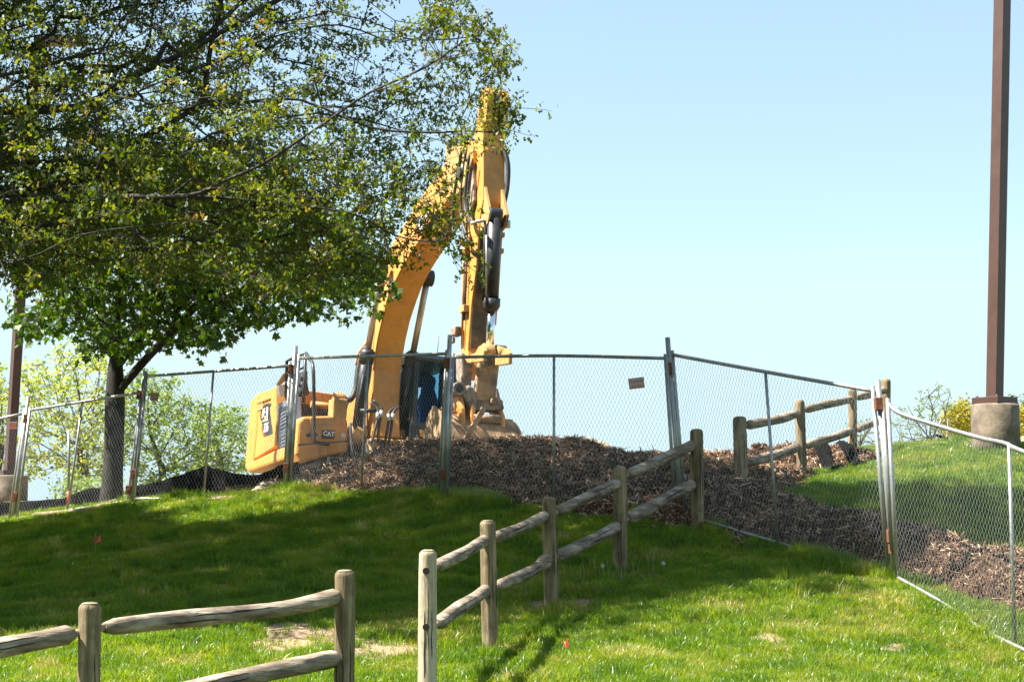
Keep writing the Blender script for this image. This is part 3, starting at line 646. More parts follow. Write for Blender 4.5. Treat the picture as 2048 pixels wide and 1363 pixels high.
# oily, mud-caked lower face plate of the stick
GRIME = pm('oily grime', [(.3, (.025, .018, .012)), (.5, (.09, .06, .035)), (.72, (.30, .18, .07))], 3.2, .7, bump=.4, bscale=14)
m = MB(); fp = [SP(q[0], q[1], YS0) for q in ((963.5, 418), (956, 470), (951, 541), (942, 611), (936, 695))]; m.prism([(a+.012, c) for a, c in fp]+[(a-.02, c) for a, c in fp[::-1]], YS0+.035, YS1-.01); eb(m, 'face_plate', GRIME, 0, stick)
m = MB(); a_ = SP(953, 480, YS0); b_ = SP(937, 690, YS0)
# bucket cylinder on the front of the stick
def F3(px, py, off):
    """point in front of the stick face, off metres ahead, at its own height"""
    base = [SP(966, 400, YS0), SP(951, 541, YS0), SP(935, 700, YS0)]
    zz = FP(px, py, 5.6)[1]
    xx = np.interp(zz, [base[2][1], base[1][1], base[0][1]], [base[2][0], base[1][0], base[0][0]])+off
    yv, zv = FP(px, py, xx); return (xx, yv, zv)
P1, P2, P3 = F3(989, 430, .2), F3(983, 600, .3), F3(979, 700, .36)
m = MB(); m.tube([P1, F3(983.3, 612, .3)], .115, 22); bc = eb(m, 'bucket_cylinder', BLK, 0, stick)
m = MB(); m.tube([F3(983.6, 596, .3), F3(983, 612, .3), F3(982.8, 622, .3)], [.145, .145, .1], 22); eb(m, 'gland', BLK, 0, bc)
m = MB(); m.tube([F3(983, 618, .3), P3], .07, 18); eb(m, 'rod', CHR, 0, bc)
m = MB(); m.tube([(P1[0], P1[1]-.11, P1[2]), (P1[0], P1[1]+.11, P1[2])], .125, 16); m.tube([(P1[0], P1[1]-.08, P1[2]), (P1[0]+.0, P1[1]-.08, P1[2]+.12)], .04, 8); eb(m, 'base_eye', BLK, .01, bc)
pipe([F3(970, 440, .3), F3(969, 520, .32), F3(966, 600, .36)], .022, 'feed_pipe', RUB, bc)
pipe([F3(973, 470, .4), F3(972, 590, .42)], .012, 'feed_pipe', SIL, bc)
# pipework along the stick flanks
pipe([F3(1003, 460, -.1), F3(997, 560, -.1), F3(990, 650, -.1)], .022, 'stick_line', YEL, stick)
for q in ((1003, 449), (1001, 470), (999, 502)):
    m = MB(); m.box(F3(*q, -.1), (.12, .12, .08)); eb(m, 'line_clamp', YELD, .01, stick)
m = MB(); p = F3(1006, 449, -.15); m.tube([(p[0], p[1]-.05, p[2]), (p[0]+.08, p[1]+.1, p[2])], .07, 12); eb(m, 'work_lamp', SIL, 0, stick)
for off, pts in ((-.2, [(928,440),(926,560),(923,690)]), (-.35, [(933,440),(931,560),(927,640)])):
    pipe([(SP(a, b, YS0-.06)[0], YS0-.05, SP(a, b, YS0-.06)[1]) for a, b in pts], .022, 'stick_line', RUB if off < -.3 else YELD, stick)
for q in ((932, 505), (930, 620), (929, 485)):
    a_, c_ = SP(*q, YS0); m = MB(); m.box((a_+.1, YS0-.05, c_), (.2, .1, .12)); eb(m, 'line_clamp', YELD, .01, stick)
a_, c_ = SP(924, 664, YS0); m = MB(); m.box((a_, YS0-.1, c_), (.22, .14, .16)); m.box((a_-.15, YS0-.12, c_-.14), (.2, .06, .1)); eb(m, 'valve', MUD, .02, stick)
# hoses looping between boom and stick
YH = YS0-.14
for pts, r_, mt in (([(925,300),(918,340),(908,400),(905,440),(908,470)], .04, RUB), ([(932,300),(926,350),(921,400),(924,440),(933,470)], .025, RUB), ([(938,310),(932,370),(930,410),(937,440),(950,446)], .03, RUB),
                    ([(944,320),(936,380),(934,420),(942,442),(957,444)], .022, RUB)):
    pipe(smooth_path([(SP(a, b, YH)[0], YH, SP(a, b, YH)[1]) for a, b in pts], 6), r_, 'hose', mt)
pipe(smooth_path([F3(1004, 300, -.1), F3(1011, 308, -.05), F3(1016, 335, 0), F3(1014, 375, 0), F3(1007, 410, 0), F3(1001, 445, .05)], 7), .045, 'hose', RUB)
pipe(smooth_path([F3(943, 447, .1), F3(955, 443, .25), F3(968, 441, .3)], 5), .03, 'hard_line', SIL)
pipe(smooth_path([(SP(925, 455, YH)[0], YH, SP(925, 455, YH)[1]), (SP(930, 480, YH)[0], YH, SP(930, 480, YH)[1]), (SP(944, 490, YH)[0], YH, SP(944, 490, YH)[1])], 5), .035, 'hose', RUB)
# linkage: H link, side links
m = MB(); lk = sp([(928,716),(938,710),(950,705),(957,692),(962,690),(967,700),(966,722),(955,724),(935,726)], YS0-.16)
for y0_ in (YS0-.16, YS1-.12):
    m = MB(); m.prism(lk, y0_, y0_+.07); eb(m, 'tipping_link', YELD, .015)
m = MB(); g0_ = E3(968, 706, 6.05); g1_ = E3(1010, 712, 6.05)
lx = P3[0]+.02
m.tube([E3(958, 704, lx), E3(1012, 714, lx)], .09, 14); eb(m, 'link_pin', MUD, 0)
for q in ((975, 706), (1000, 709)):
    c_ = E3(*q, lx); m = MB(); m.tube([(c_[0], c_[1]-.09, c_[2]), (c_[0], c_[1]+.09, c_[2])], .16, 16); eb(m, 'link_boss', YELD, .015)
hl = [FP(a, b, lx+.02) for a, b in [(957,712),(998,716),(988,800),(984,806),(948,800),(946,790)]]
m = MB(); m.prism(hl, lx-.02, lx+.10, 'yz'); pw = eb(m, 'power_link', BUCK, .03)
c_ = FP(976, 724, lx+.1); m = MB(); m.tube([(lx+.05, c_[0], c_[1]), (lx+.13, c_[0], c_[1])], .10, 18); eb(m, 'link_hole_rim', MUD, .01, pw)
m = MB(); m.tube([(lx+.12, c_[0], c_[1]), (lx+.135, c_[0], c_[1])], .075, 18); eb(m, 'link_hole', BLK, 0, pw)
m = MB(); m.prism([FP(a, b, lx-.35) for a, b in [(921,702),(945,722),(940,790),(922,782)]], lx-.6, lx-.3, 'yz'); eb(m, 'stick_end', MUD, .03, stick)
# quick coupler
for (pts, dx) in (([(911,762),(922,766),(932,790),(948,815),(950,828),(930,822),(912,790)], -.15), ([(930,775),(938,768),(947,774),(955,800),(956,820),(943,826),(932,800)], .12), ([(990,772),(998,776),(1003,800),(1007,822),(995,822),(990,800)], -.05)):
    m = MB(); m.prism([FP(a, b, lx+dx) for a, b in pts], lx+dx-.45, lx+dx, 'yz'); eb(m, 'coupler_plate', MUD if dx else BLK, .04)
m = MB(); m.prism([FP(a, b, lx) for a, b in [(948,797),(1003,799),(1006,820),(950,822)]], lx-.3, lx+.08, 'yz'); cp = eb(m, 'coupler', MUD, .03)
m = MB(); c_ = E3(987, 803, lx+.1); m.tube([(c_[0]-.02, c_[1], c_[2]), (c_[0]+.08, c_[1], c_[2])], .07, 12); eb(m, 'pin_cap', BUCK, .01, cp)
for q in ((917, 777), (936, 785)):
    c_ = E3(*q, lx+.05); m = MB(); m.tube([(c_[0]-.5, c_[1], c_[2]), (c_[0]+.05, c_[1], c_[2])], .11, 16); m2 = eb(m, 'coupler_boss', MUD, .01, cp)
    m = MB(); m.tube([(c_[0]+.03, c_[1], c_[2]), (c_[0]+.056, c_[1], c_[2])], .07, 14); eb(m, 'boss_hole', BLK, 0, cp)
# bucket: seen from its back, curled, sitting on the far side of the mound
bx_ = lx-.05
def bp3(px, py, dx): return E3(px, py, bx_+dx)
bk = MB()
yl_, yr_ = FP(877, 850, bx_)[0], FP(1030, 850, bx_)[0]; zt_ = FP(960, 832, bx_)[1]; zb2 = FP(960, 905, bx_)[1]
prof = [(.05, zt_), (.28, zt_-.22), (.38, zt_-.5), (.30, zt_-.85), (.0, zt_-1.1), (-.45, zt_-1.15), (-.45, zt_-1.05), (-.05, zt_-1.0), (.2, zt_-.8), (.28, zt_-.5), (.2, zt_-.26), (-.02, zt_-.08)]
bk.prism([(bx_+a, c) for a, c in prof], yl_+.06, yr_-.06); bucket = eb(bk, 'bucket', BUCK, .02)
for yy, pts in ((yl_, [(-.62, zt_-.02), (-.35, zt_+.16), (.05, zt_+.0), (.3, zt_-.22), (.4, zt_-.5), (.32, zt_-.86), (0, zt_-1.14), (-.5, zt_-1.2), (-.9, zt_-.7)]), (yr_-.06, [(-.62, zt_-.02), (-.35, zt_+.04), (.05, zt_-.05), (.3, zt_-.22), (.4, zt_-.5), (.32, zt_-.86), (0, zt_-1.14), (-.5, zt_-1.2), (-.9, zt_-.7)])):
    m = MB(); m.prism([(bx_+a, c) for a, c in pts], yy, yy+.06); eb(m, 'side_plate', BUCK, .02, bucket)
m = MB(); m.prism([(bx_-.75, zt_-.0), (bx_-.2, zt_+.14), (bx_+.02, zt_-.05), (bx_-.1, zt_-.2), (bx_-.7, zt_-.2)], yl_+.1, yl_+.85); eb(m, 'bucket_lip', YEL, .03, bucket)
for (a, b_) in (((905,822),(921,778)), ((930,818),(940,790)), ((994,838),(1000,815))):
    c1, c2 = FP(*a, bx_+.1), FP(*b_, bx_+.1); m = MB()
    m.prism([(bx_-.5, c1[1]-.25), (bx_+.25, c1[1]-.25), (bx_+.2, c1[1]+.05), (bx_+.0, c2[1]+.05), (bx_-.2, c2[1]+.02), (bx_-.45, c1[1]+.1)], c2[0]-.02, c2[0]+.07); eb(m, 'bucket_ear', YEL, .03, bucket)
m = MB(); m.tube([bp3(946, 836, .2), bp3(1000, 838, .2)], .07, 12); eb(m, 'bucket_pin', BUCK, 0, bucket)
m = MB(); m.box(Vector(bp3(949, 848, .42)), (.05, .09, .62), Matrix.Rotation(R(-28), 3, 'X')); eb(m, 'wear_strip', BUCK, .01, bucket)
m = MB(); m.tube([(bx_+.30, yl_+.1, zt_-.48), (bx_+.30, yr_-.1, zt_-.48)], .035, 8); eb(m, 'rib', BUCK, 0, bucket)

# ------------------------------------------------------------------ trees
def grow(limbs, attr, wl, r_tip, rmax, jit=.06, step=.35, expo=2.25):
    """limbs: list of polylines (first one starts at the ground); attr: points reached by twigs"""
    P = []; par = []; plen = []
    for li, line in enumerate(limbs):
        for i, p in enumerate(line):
            p = np.array(p, float)
            if i == 0:
                if li == 0: pi = -1; pl = 0
                else:
                    d = np.linalg.norm(np.array(P)-p, axis=1); pi = int(np.argmin(d)); pl = plen[pi]+d[pi]
            P.append(p); par.append(pi); plen.append(pl)
            pi = len(P)-1
            if i+1 < len(line): pl = pl+np.linalg.norm(np.array(line[i+1])-p)
    n0 = len(P); cap = n0+len(attr)*14; PA = np.zeros((cap, 3)); PL = np.zeros(cap); PR = np.full(cap, -1)
    PA[:n0] = P; PL[:n0] = plen; PR[:n0] = par; n = n0; tips = []
    root = PA[min(2, n0-1)]
    d0 = np.min(np.linalg.norm(attr[:, None]-PA[None, :n0:2], axis=2), axis=1)
    for k in np.argsort(d0):
        a = attr[k]; d = np.linalg.norm(PA[:n]-a, axis=1); c = d+wl*PL[:n]; c[:3] += 5
        j = int(np.argmin(c)); m = max(1, int(d[j]/step)); last = j
        m = min(m, 12)
        for s in range(1, m+1):
            t = s/m; p = PA[j]+(a-PA[j])*t+(np.random.default_rng(k*13+s).normal(0, jit, 3) if s < m else 0)
            p = p+np.array([0, 0, -.10*d[j]*t*(1-t)])
            PA[n] = p; PR[n] = last; PL[n] = PL[last]+d[j]/m; last = n; n += 1
        tips.append(last)
    PA, PR = PA[:n], PR[:n].astype(int); rad = np.zeros(n)
    acc = np.zeros(n)
    for i in range(n-1, -1, -1):
        if acc[i] == 0: acc[i] = r_tip**expo
        if PR[i] >= 0: acc[PR[i]] += acc[i]
    rad = acc**(1/expo); rad = rad*min(1, rmax/rad.max()) if rad.max() > rmax else rad*(1+(rmax/rad.max()-1)*np.clip(rad/rad.max(), 0, 1))
    rad = np.maximum(rad, r_tip)
    return PA, PR, rad, np.array(tips)
def branch_mesh(PA, PR, rad, sides=5):
    k = np.where(PR >= 0)[0]; a = PA[PR[k]]; b = PA[k]; rb = rad[k]; ra = np.minimum(rad[PR[k]], rb*1.35+.001)
    t = b-a; ln = np.linalg.norm(t, axis=1, keepdims=True)+1e-9; t = t/ln; b = b+t*np.minimum(rb[:, None]*.5, ln*.3)
    ref = np.where(np.abs(t[:, 2:3]) < .9, np.array([[0, 0, 1.]]), np.array([[1., 0, 0]])); u = np.cross(t, ref); u /= np.linalg.norm(u, axis=1, keepdims=True); v = np.cross(t, u)
    Vs = []; 
    for s in range(sides):
        q = 2*math.pi*s/sides; o = u*math.cos(q)+v*math.sin(q); Vs.append(a+o*ra[:, None])
    for s in range(sides):
        q = 2*math.pi*s/sides; o = u*math.cos(q)+v*math.sin(q); Vs.append(b+o*rb[:, None])
    V = np.stack(Vs, 1).reshape(-1, 3); base = np.arange(len(k))[:, None]*2*sides; Fs = []
    for s in range(sides):
        s2 = (s+1) % sides; Fs.append(base+np.array([[s, s2, sides+s2, sides+s]]))
    return V, np.concatenate(Fs)
OAKL = np.array([(0, 0), (.16, .22), (.42, .30), (.26, .52), (.40, .74), (.12, .80), (0, 1.05), (-.14, .78), (-.38, .72), (-.24, .50), (-.40, .28), (-.14, .20)])
SIMP = np.array([(0, 0), (.28, .35), (.2, .75), (0, 1), (-.22, .7), (-.26, .3)])
MAPL = np.array([(0, 0), (.20, .02), (.50, .10), (.32, .32), (.58, .58), (.24, .60), (.0, 1.0), (-.24, .62), (-.56, .56), (-.32, .30), (-.50, .10), (-.18, .02)])
def leaves(centers, per, spread, size, shape, droop=.5, seed=1, flat=.75):
    g = np.random.default_rng(seed); n = len(centers)*per; C = np.repeat(centers, per, 0)+g.normal(0, 1, (n, 3))*spread*np.array([1, 1, flat])
    az = g.uniform(0, 6.28, n); el_ = g.normal(-droop, .55, n); y = np.stack([np.cos(az)*np.cos(el_), np.sin(az)*np.cos(el_), np.sin(el_)], 1)
    nn = g.normal(0, 1, (n, 3))+np.array([0, 0, .9]); x = np.cross(y, nn); x /= np.linalg.norm(x, axis=1, keepdims=True)+1e-9; z = np.cross(x, y)
    s = (np.repeat(size, per) if hasattr(size, '__len__') else size)*g.uniform(.55, 1.25, n); s = s[:, None, None]; sh = shape[None, :, :]
    fold = np.abs(sh[..., 0:1])*g.uniform(-.1, .6, n)[:, None, None]; curl = -(sh[..., 1:2]**2)*g.uniform(0, .4, n)[:, None, None]
    V = C[:, None, :]+s*(sh[..., 0:1]*x[:, None]+sh[..., 1:2]*y[:, None]+(fold+curl)*z[:, None])
    k = len(shape); idx = np.arange(n*k).reshape(n, k)
    cl = np.repeat(g.random(len(centers)), per)*.6+g.random(n)*.4
    return V.reshape(-1, 3), np.full(n, k), idx, np.repeat(cl, k)
def inside(poly, x, y):
    poly = np.array(poly); c = np.zeros(len(x), bool); j = len(poly)-1
    for i in range(len(poly)):
        xi, yi = poly[i]; xj, yj = poly[j]
        c ^= ((yi > y) != (yj > y)) & (x < (xj-xi)*(y-yi)/(yj-yi+1e-9)+xi); j = i
    return c
BARK = pm('oak bark', [(.3, (.018, .014, .012)), (.55, (.05, .041, .034)), (.8, (.11, .095, .08))], 9, .9, bump=.9, bscale=22, stretch=(1, 1, .3), spec=.2)
BARKM = pm('maple bark', [(.3, (.016, .014, .012)), (.55, (.038, .034, .029)), (.8, (.07, .064, .055))], 9, .9, bump=.9, bscale=26, stretch=(1, 1, .35), spec=.2)
BARKP = pm('pale bark', [(.3, (.03, .025, .02)), (.7, (.11, .092, .072))], 9, .9, bump=.5, spec=.2)
OAKM = leafmat('young oak leaves', [(0, (.04, .07, .010)), (.35, (.075, .11, .014)), (.65, (.13, .15, .022)), (.86, (.20, .175, .035)), (1, (.26, .13, .05))], .5)
MAPM = leafmat('maple leaves', [(0, (.025, .06, .012)), (.5, (.05, .10, .016)), (1, (.10, .15, .022))], .42)
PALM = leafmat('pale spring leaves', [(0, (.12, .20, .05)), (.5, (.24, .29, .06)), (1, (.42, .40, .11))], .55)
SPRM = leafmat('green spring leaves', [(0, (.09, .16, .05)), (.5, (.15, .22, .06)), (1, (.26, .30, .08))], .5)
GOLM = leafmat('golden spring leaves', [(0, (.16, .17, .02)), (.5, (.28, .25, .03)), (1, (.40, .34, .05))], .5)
def tree(name, base, limbs, attr, wl, rt, rm, bark, lmat, per, spread, size, shape, label, cat, droop=.5, step=.35, jit=.06, seed=1, group=None, trunk_n=14, flare=True, twigs=None, big=0):
    root = empty(name, base, label, cat, group)
    PA, PR, rad, tips = grow(limbs, attr, wl, rt, rm, step=step, jit=jit)
    base = np.array(base)
    # trunk polyline as its own smooth tapered part
    n0 = len(limbs[0]); tl = smooth_path([PA[i] for i in range(n0)], 5); tr_ = np.interp(np.linspace(0, n0-1, len(tl)), range(n0), rad[:n0])
    if flare:
        for i in range(min(6, len(tl))): tr_[i] *= 1+.35*(1-i/6)**2
    m = MB(); m.tube(tl, list(tr_), trunk_n); trunk = m.build('trunk', bark, root, org=base)
    mask = np.arange(len(PA)) >= n0; PR2 = PR.copy(); PR2[:n0] = -1
    if twigs:
        gq = np.random.default_rng(seed+99); nt_ = len(tips); kk, tl_ = twigs; par_ = np.repeat(tips, kk); dirp = PA[par_]-PA[np.maximum(PR[par_], 0)]
        dirp /= np.linalg.norm(dirp, axis=1, keepdims=True)+1e-9; q_ = PA[par_]+(dirp*.6+gq.normal(0, .75, (len(par_), 3))*np.array([1, 1, .6]))*tl_*gq.uniform(.5, 1.3, (len(par_), 1))
        PA = np.concatenate([PA, q_]); PR2 = np.concatenate([PR2, par_]); PR = np.concatenate([PR, par_]); rad = np.concatenate([rad, np.full(len(q_), rt*.55)]); tips = np.arange(len(PA)-len(q_), len(PA))
    V, Fc = branch_mesh(PA, PR2, rad, 4 if twigs else 5); mesh_np('branches', V-base, np.full(len(Fc), 4), Fc, bark, root, smooth=True)['kind'] = 'stuff'
    mid = PA[np.maximum(PR[tips], 0)]; cs = np.concatenate([PA[tips]])
    if big:   # leaves out of view are enlarged to deepen the shade the crown casts
        qx, qy = proj(cs); size = np.where((qx > -60) & (qy > -60), size, size*big)
    lv, ls, lidx, tint = leaves(cs, per, spread, size, shape, droop, seed)
    mesh_np('crown', lv-base, ls, lidx, lmat, root, attrs={'tint': tint})['kind'] = 'stuff'
    return root, len(cs)*per

# oak: trunk stands left of the frame, crown over the lawn
OB = np.array([-7.6, 18.6, float(T(-7.6, 18.6))])
def px3(l): return smooth_path([U(*p) for p in l], 3)
oak_limbs = [
 [OB, OB+(.1, 0, 1.5), OB+(.15, 0, 3.0), OB+(.2, .05, 4.4), OB+(.3, .1, 6.0), OB+(.2, .2, 8.0), OB+(.3, .2, 10.5)],
 px3([(-430,470,18.4),(-200,420,18),(0,386,17.4),(130,400,17.2),(250,393,17),(375,392,16.8),(440,365,16.8),(530,325,16.8),(650,245,17),(740,185,17.2),(850,135,17.4),(945,70,17.6)]),
 px3([(375,392,16.8),(470,398,16.9),(560,410,17),(700,425,17),(790,470,17),(850,482,17),(905,478,17)]),
 px3([(-420,250,18.4),(-150,180,18),(60,140,17.6),(170,105,17.4),(260,80,17.2),(340,30,17),(450,-60,17),(600,-200,17)]),
 px3([(-400,300,18.6),(-100,230,18.6),(150,215,18.6),(270,150,18.4),(380,100,18.2),(520,20,18),(700,-80,18)]),
 px3([(-400,560,18),(-100,520,17),(40,520,16.4),(160,470,16.2),(300,450,16.2),(420,440,16.4)]),
 px3([(150,240,18.2),(330,160,18),(430,120,18),(560,70,17.8),(680,50,17.8),(800,85,17.8),(900,40,17.8),(940,0,17.8)]),
 px3([(180,200,17),(320,165,17),(400,145,17),(440,120,17),(560,60,17),(640,10,17)]),
 px3([(0,330,17.8),(170,310,17.6),(340,225,17.4),(480,205,17.4),(600,200,17.4),(740,255,17.4),(860,265,17.4),(930,262,17.4),(990,265,17.4)]),
 px3([(-50,470,17.6),(120,450,17.6),(260,500,17.6),(380,480,17.6),(520,500,17.4),(660,510,17.4),(760,490,17.2)]),
 [OB+(.2, .1, 5.0), OB+(2.0, -.6, 6.6), OB+(4.2, -1.0, 7.8), OB+(6.4, -1.2, 8.6), OB+(8.2, -1.4, 9.0), OB+(10.4, -1.0, 9.2)],
 [OB+(.2, .1, 6.0), OB+(1.8, 1.0, 7.8), OB+(3.8, 2.0, 9.2), OB+(6.0, 2.6, 10.2), OB+(7.6, 2.8, 10.6)],
 [OB+(.2, .1, 5.5), OB+(-1.5, 1.0, 7.0), OB+(-3.5, 2, 8.5)], [OB+(.2, .1, 4.8), OB+(-1.6, -.8, 6.0), OB+(-3.6, -1.4, 7.0)],
 [OB+(.2, .1, 7.0), OB+(1.5, -.2, 9.0), OB+(3.6, .2, 10.8), OB+(5.4, .4, 11.6)]]
OAKP = [(800,-30),(815,8),(850,30),(880,28),(925,-20),(950,20),(968,55),(1000,62),(1055,85),(1042,120),(1030,150),(1005,175),(1020,205),(1058,215),(1050,240),(1045,275),(1010,268),(985,285),(955,300),(945,330),(925,350),(950,400),(945,440),(960,480),(948,515),(915,500),(900,470),(870,490),(830,505),(800,520),(760,535),(720,560),(650,580),(560,570),(450,560),(330,525),(200,520),(120,540),(60,600),(40,640),(20,700),(50,740),(40,790),(-20,760),(-60,700),(-900,700),(-1400,300),(-1400,-1700),(2200,-1700),(2100,-220),(1500,-130),(1150,-70),(980,-25),(860,-20)]
g = np.random.default_rng(5)
C_ = np.concatenate([g.uniform((-14, 15.6, 2.5), (4.0, 26.4, 12.5), (94000, 3)), g.uniform((-5.2, 16.3, 2.3), (.4, 18.6, 5.6), (14000, 3))])
px, py = proj(C_)
e = (np.abs(C_[:, 0]+5.0)/8.8)**2.6+(np.abs(C_[:, 1]-20.9)/5.6)**4+(np.abs(C_[:, 2]-6.0)/6.8)**2.4
low = np.array(4.2-.0*C_[:, 0])
ok = (e < 1) & inside(OAKP, px+np.where(px > 840, 34, 0), py+np.where(px > 600, 8, 0)) & ~((px < 75) & (py > 560)) & (((C_[:, 0]+7.6)**2 > 1.2) | (C_[:, 2] > 4))
inF = (px > -30) & (px < 1100) & (py > -40)
pr = np.where(inF, np.interp(px, [0, 450, 650, 850, 1060], [.50, .45, .33, .19, .14]), 1.5)*np.where(inF & (C_[:, 1] < 17.1), .45, 1)  # crown made denser out of view, for darker shade on the lawn
# clumping, leaves sky gaps
cl = vnoise(C_[:, 0]*1.5+C_[:, 2]*.7, C_[:, 2]*2.2+C_[:, 1]*.8, 31)
pr = pr*np.clip(.7+1.1*cl, .04, 1.6)
hh = (C_[:, 2]-2)/SUN.z; Lx, Ly = C_[:, 0]-SUN.x*hh, C_[:, 1]-SUN.y*hh   # unseen crown is cut to shape by where its shadow lands on the slope
ok &= inF | ((Ly > np.interp(Lx, [-9, -3, 1, 3.5, 5, 7], [16.9, 17.2, 18.1, 18.9, 20, 20.4])) & (Ly < np.interp(Lx, [-9, -5.2, -4.4, -3, -1.2, -.5, 2, 3, 5, 8], [26.6, 26.2, 23.3, 23.6, 24.6, 26.9, 27.0, 22.9, 21.9, 21.5])))
ok &= g.random(len(C_)) < pr*.42
def thin(P, dmin):
    keep = []; grid = {}
    for p in P:
        c = tuple((p//dmin).astype(int)); bad = False
        for dx in (-1, 0, 1):
            for dy in (-1, 0, 1):
                for dz in (-1, 0, 1):
                    for o in grid.get((c[0]+dx, c[1]+dy, c[2]+dz), ()):
                        if (p-o)@(p-o) < dmin*dmin: bad = True
        if not bad: grid.setdefault(c, []).append(p); keep.append(p)
    return np.array(keep)
oa = thin(C_[ok], .155)
tipx = [(1058,92),(1045,112),(1030,82),(1010,62),(1018,100),(1000,85),(985,58),(970,75),(960,42),(945,12),(938,-5),(1040,140),(1022,160),(1000,160),(1030,125),(1055,214),(1040,222),(1025,215),(1048,240),(1042,270),(1020,262),(1036,255),(875,35),(895,40),(850,60),(925,60),(905,80),(955,498),(942,512),(948,480),(930,470),(915,455),(12,700),(20,730),(5,760),(10,650),(48,745),(8,620)]
tipx = [(a-38 if a > 880 else a, b) for a, b in tipx if a > 60]
oa = np.concatenate([oa, np.array([U(a, b, 17.3+(i*7 % 5)*.12) for i, (a, b) in enumerate(tipx)])])
print('oak attractors', len(oa), 'in frame', int((proj(oa)[1] > 0).sum()))
_, nl = tree('oak_tree', OB, oak_limbs, oa, .35, .0035, .42, BARK, OAKM, 9, .045, .050, np.array([(0, 0), (.30, .30), (.10, .48), (.36, .80), (0, 1.1), (-.36, .78), (-.10, .46), (-.30, .28)]), 'big spreading oak with new yellow-green leaves, its crown filling the upper left over the lawn', 'tree', droop=.6, step=.3, jit=.045, twigs=(5, .17), big=1.5)
print('oak leaves', nl)
# maple behind the fence
MBs = ground(222, 1000, 24, 32); MBs = np.array([U(222, 1003, 29)[0], 29., float(T(U(222, 1003, 29)[0], 29.))])
MY = 29
maple_limbs = [
 [MBs-(0, 0, .1)]+[U(*p) for p in [(226,940,MY),(228,880,MY),(230,800,MY),(231,735,MY),(233,690,MY),(234,620,MY),(243,560,29.1),(240,460,29.2),(250,380,29.4)]],
 [U(*p) for p in [(232,790,MY),(255,760,MY-.1),(285,725,MY-.2),(320,688,28.6),(350,655,28.4),(400,600,28),(460,560,27.8),(540,545,27.6),(640,560,27.5)]],
 [U(*p) for p in [(233,735,MY),(250,712,MY),(280,680,29.2),(300,640,29.3),(340,560,29.5),(380,470,29.7)]],
 [U(*p) for p in [(230,720,MY),(205,690,MY),(188,655,28.9),(160,630,28.8),(110,610,28.6),(60,600,28.5)]],
 [U(*p) for p in [(231,700,MY),(215,650,29.2),(195,600,29.4),(150,540,29.6),(110,480,29.8)]],
 [U(*p) for p in [(234,640,MY),(260,560,28.5),(330,470,28),(430,430,27.6),(560,440,27.4)]]]
MAPP = [(55,640),(75,612),(130,590),(60,540),(20,470),(60,380),(250,310),(450,330),(600,400),(700,470),(748,545),(742,600),(725,622),(690,600),(640,615),(600,600),(565,640),(530,625),(500,662),(460,650),(430,682),(390,690),(360,672),(310,700),(280,690),(290,665),(262,690),(240,718),(205,690),(170,680),(150,650),(110,655),(70,665)]
C_ = g.uniform((-9, 26.2, 3.5), (-1, 31.5, 8.8), (26000, 3)); px, py = proj(C_)
ok = inside(MAPP, px, py) & (g.random(len(C_)) < np.clip(.28+.6*vnoise(C_[:, 0]*1.5, C_[:, 2]*2+C_[:, 1], 41), .06, 1)*.5)
ma = thin(C_[ok], .27); print('maple', len(ma))
tree('maple_tree', MBs, maple_limbs, ma, .35, .006, .155, BARKM, MAPM, 5, .07, .115, MAPL, 'maple with dark trunk and broad green leaves standing behind the chain-link fence at left', 'tree', droop=.7, step=.4, jit=.06, seed=3, twigs=(4, .25))
# pale trees beyond the hill
def bg_tree(name, bpx, Y, limbs_px, poly, n, dm, lmat, per, spread, size, label, seed, rm=.12, wl=.3, dy=2.5, bark=BARKP, shape=SIMP, cat='tree', group=None):
    x0 = U(bpx, 1000, Y)[0]; z0 = float(T(x0, Y)); base = np.array([x0, Y, z0]); s0 = Y
    lim = [[base, *[U(a, b, Y+c) for a, b, c in limbs_px[0]]]]+[[U(a, b, Y+c) for a, b, c in l] for l in limbs_px[1:]]
    xx = [p[0] for p in poly]; yy = [p[1] for p in poly]; gg = np.random.default_rng(seed)
    P = np.array([U(gg.uniform(min(xx), max(xx)), gg.uniform(min(yy), max(yy)), Y+gg.uniform(-dy, dy)) for _ in range(n)]); px, py = proj(P)
    ok = inside(poly, px, py) & (gg.random(n) < np.clip(.6+.6*vnoise(P[:, 0]*1.2, P[:, 2]*1.6, seed), .1, 1)); a = thin(P[ok], dm)
    return tree(name, base, lim, a, wl, .006*Y/55, rm, bark, lmat, per, spread, size, shape, label, cat, droop=.1, step=.5, jit=.08, seed=seed, group=group, trunk_n=10, twigs=(2, spread))
GRP = None
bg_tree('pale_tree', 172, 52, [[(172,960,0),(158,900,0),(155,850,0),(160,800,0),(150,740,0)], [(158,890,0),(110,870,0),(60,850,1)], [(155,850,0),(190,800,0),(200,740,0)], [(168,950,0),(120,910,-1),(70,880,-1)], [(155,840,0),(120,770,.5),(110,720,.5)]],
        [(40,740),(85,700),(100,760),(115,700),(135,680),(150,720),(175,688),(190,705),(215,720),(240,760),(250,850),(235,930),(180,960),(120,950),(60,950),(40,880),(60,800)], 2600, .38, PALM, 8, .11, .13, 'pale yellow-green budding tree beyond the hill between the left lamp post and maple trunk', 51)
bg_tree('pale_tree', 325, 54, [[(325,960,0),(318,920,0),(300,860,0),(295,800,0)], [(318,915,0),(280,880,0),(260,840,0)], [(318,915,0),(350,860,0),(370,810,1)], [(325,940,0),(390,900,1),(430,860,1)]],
        [(255,760),(300,735),(330,765),(350,750),(375,790),(400,800),(415,850),(410,930),(380,965),(330,975),(270,965),(245,900)], 2200, .36, SPRM, 8, .12, .13, 'leafy light green tree beyond the hill just right of the maple trunk', 52)
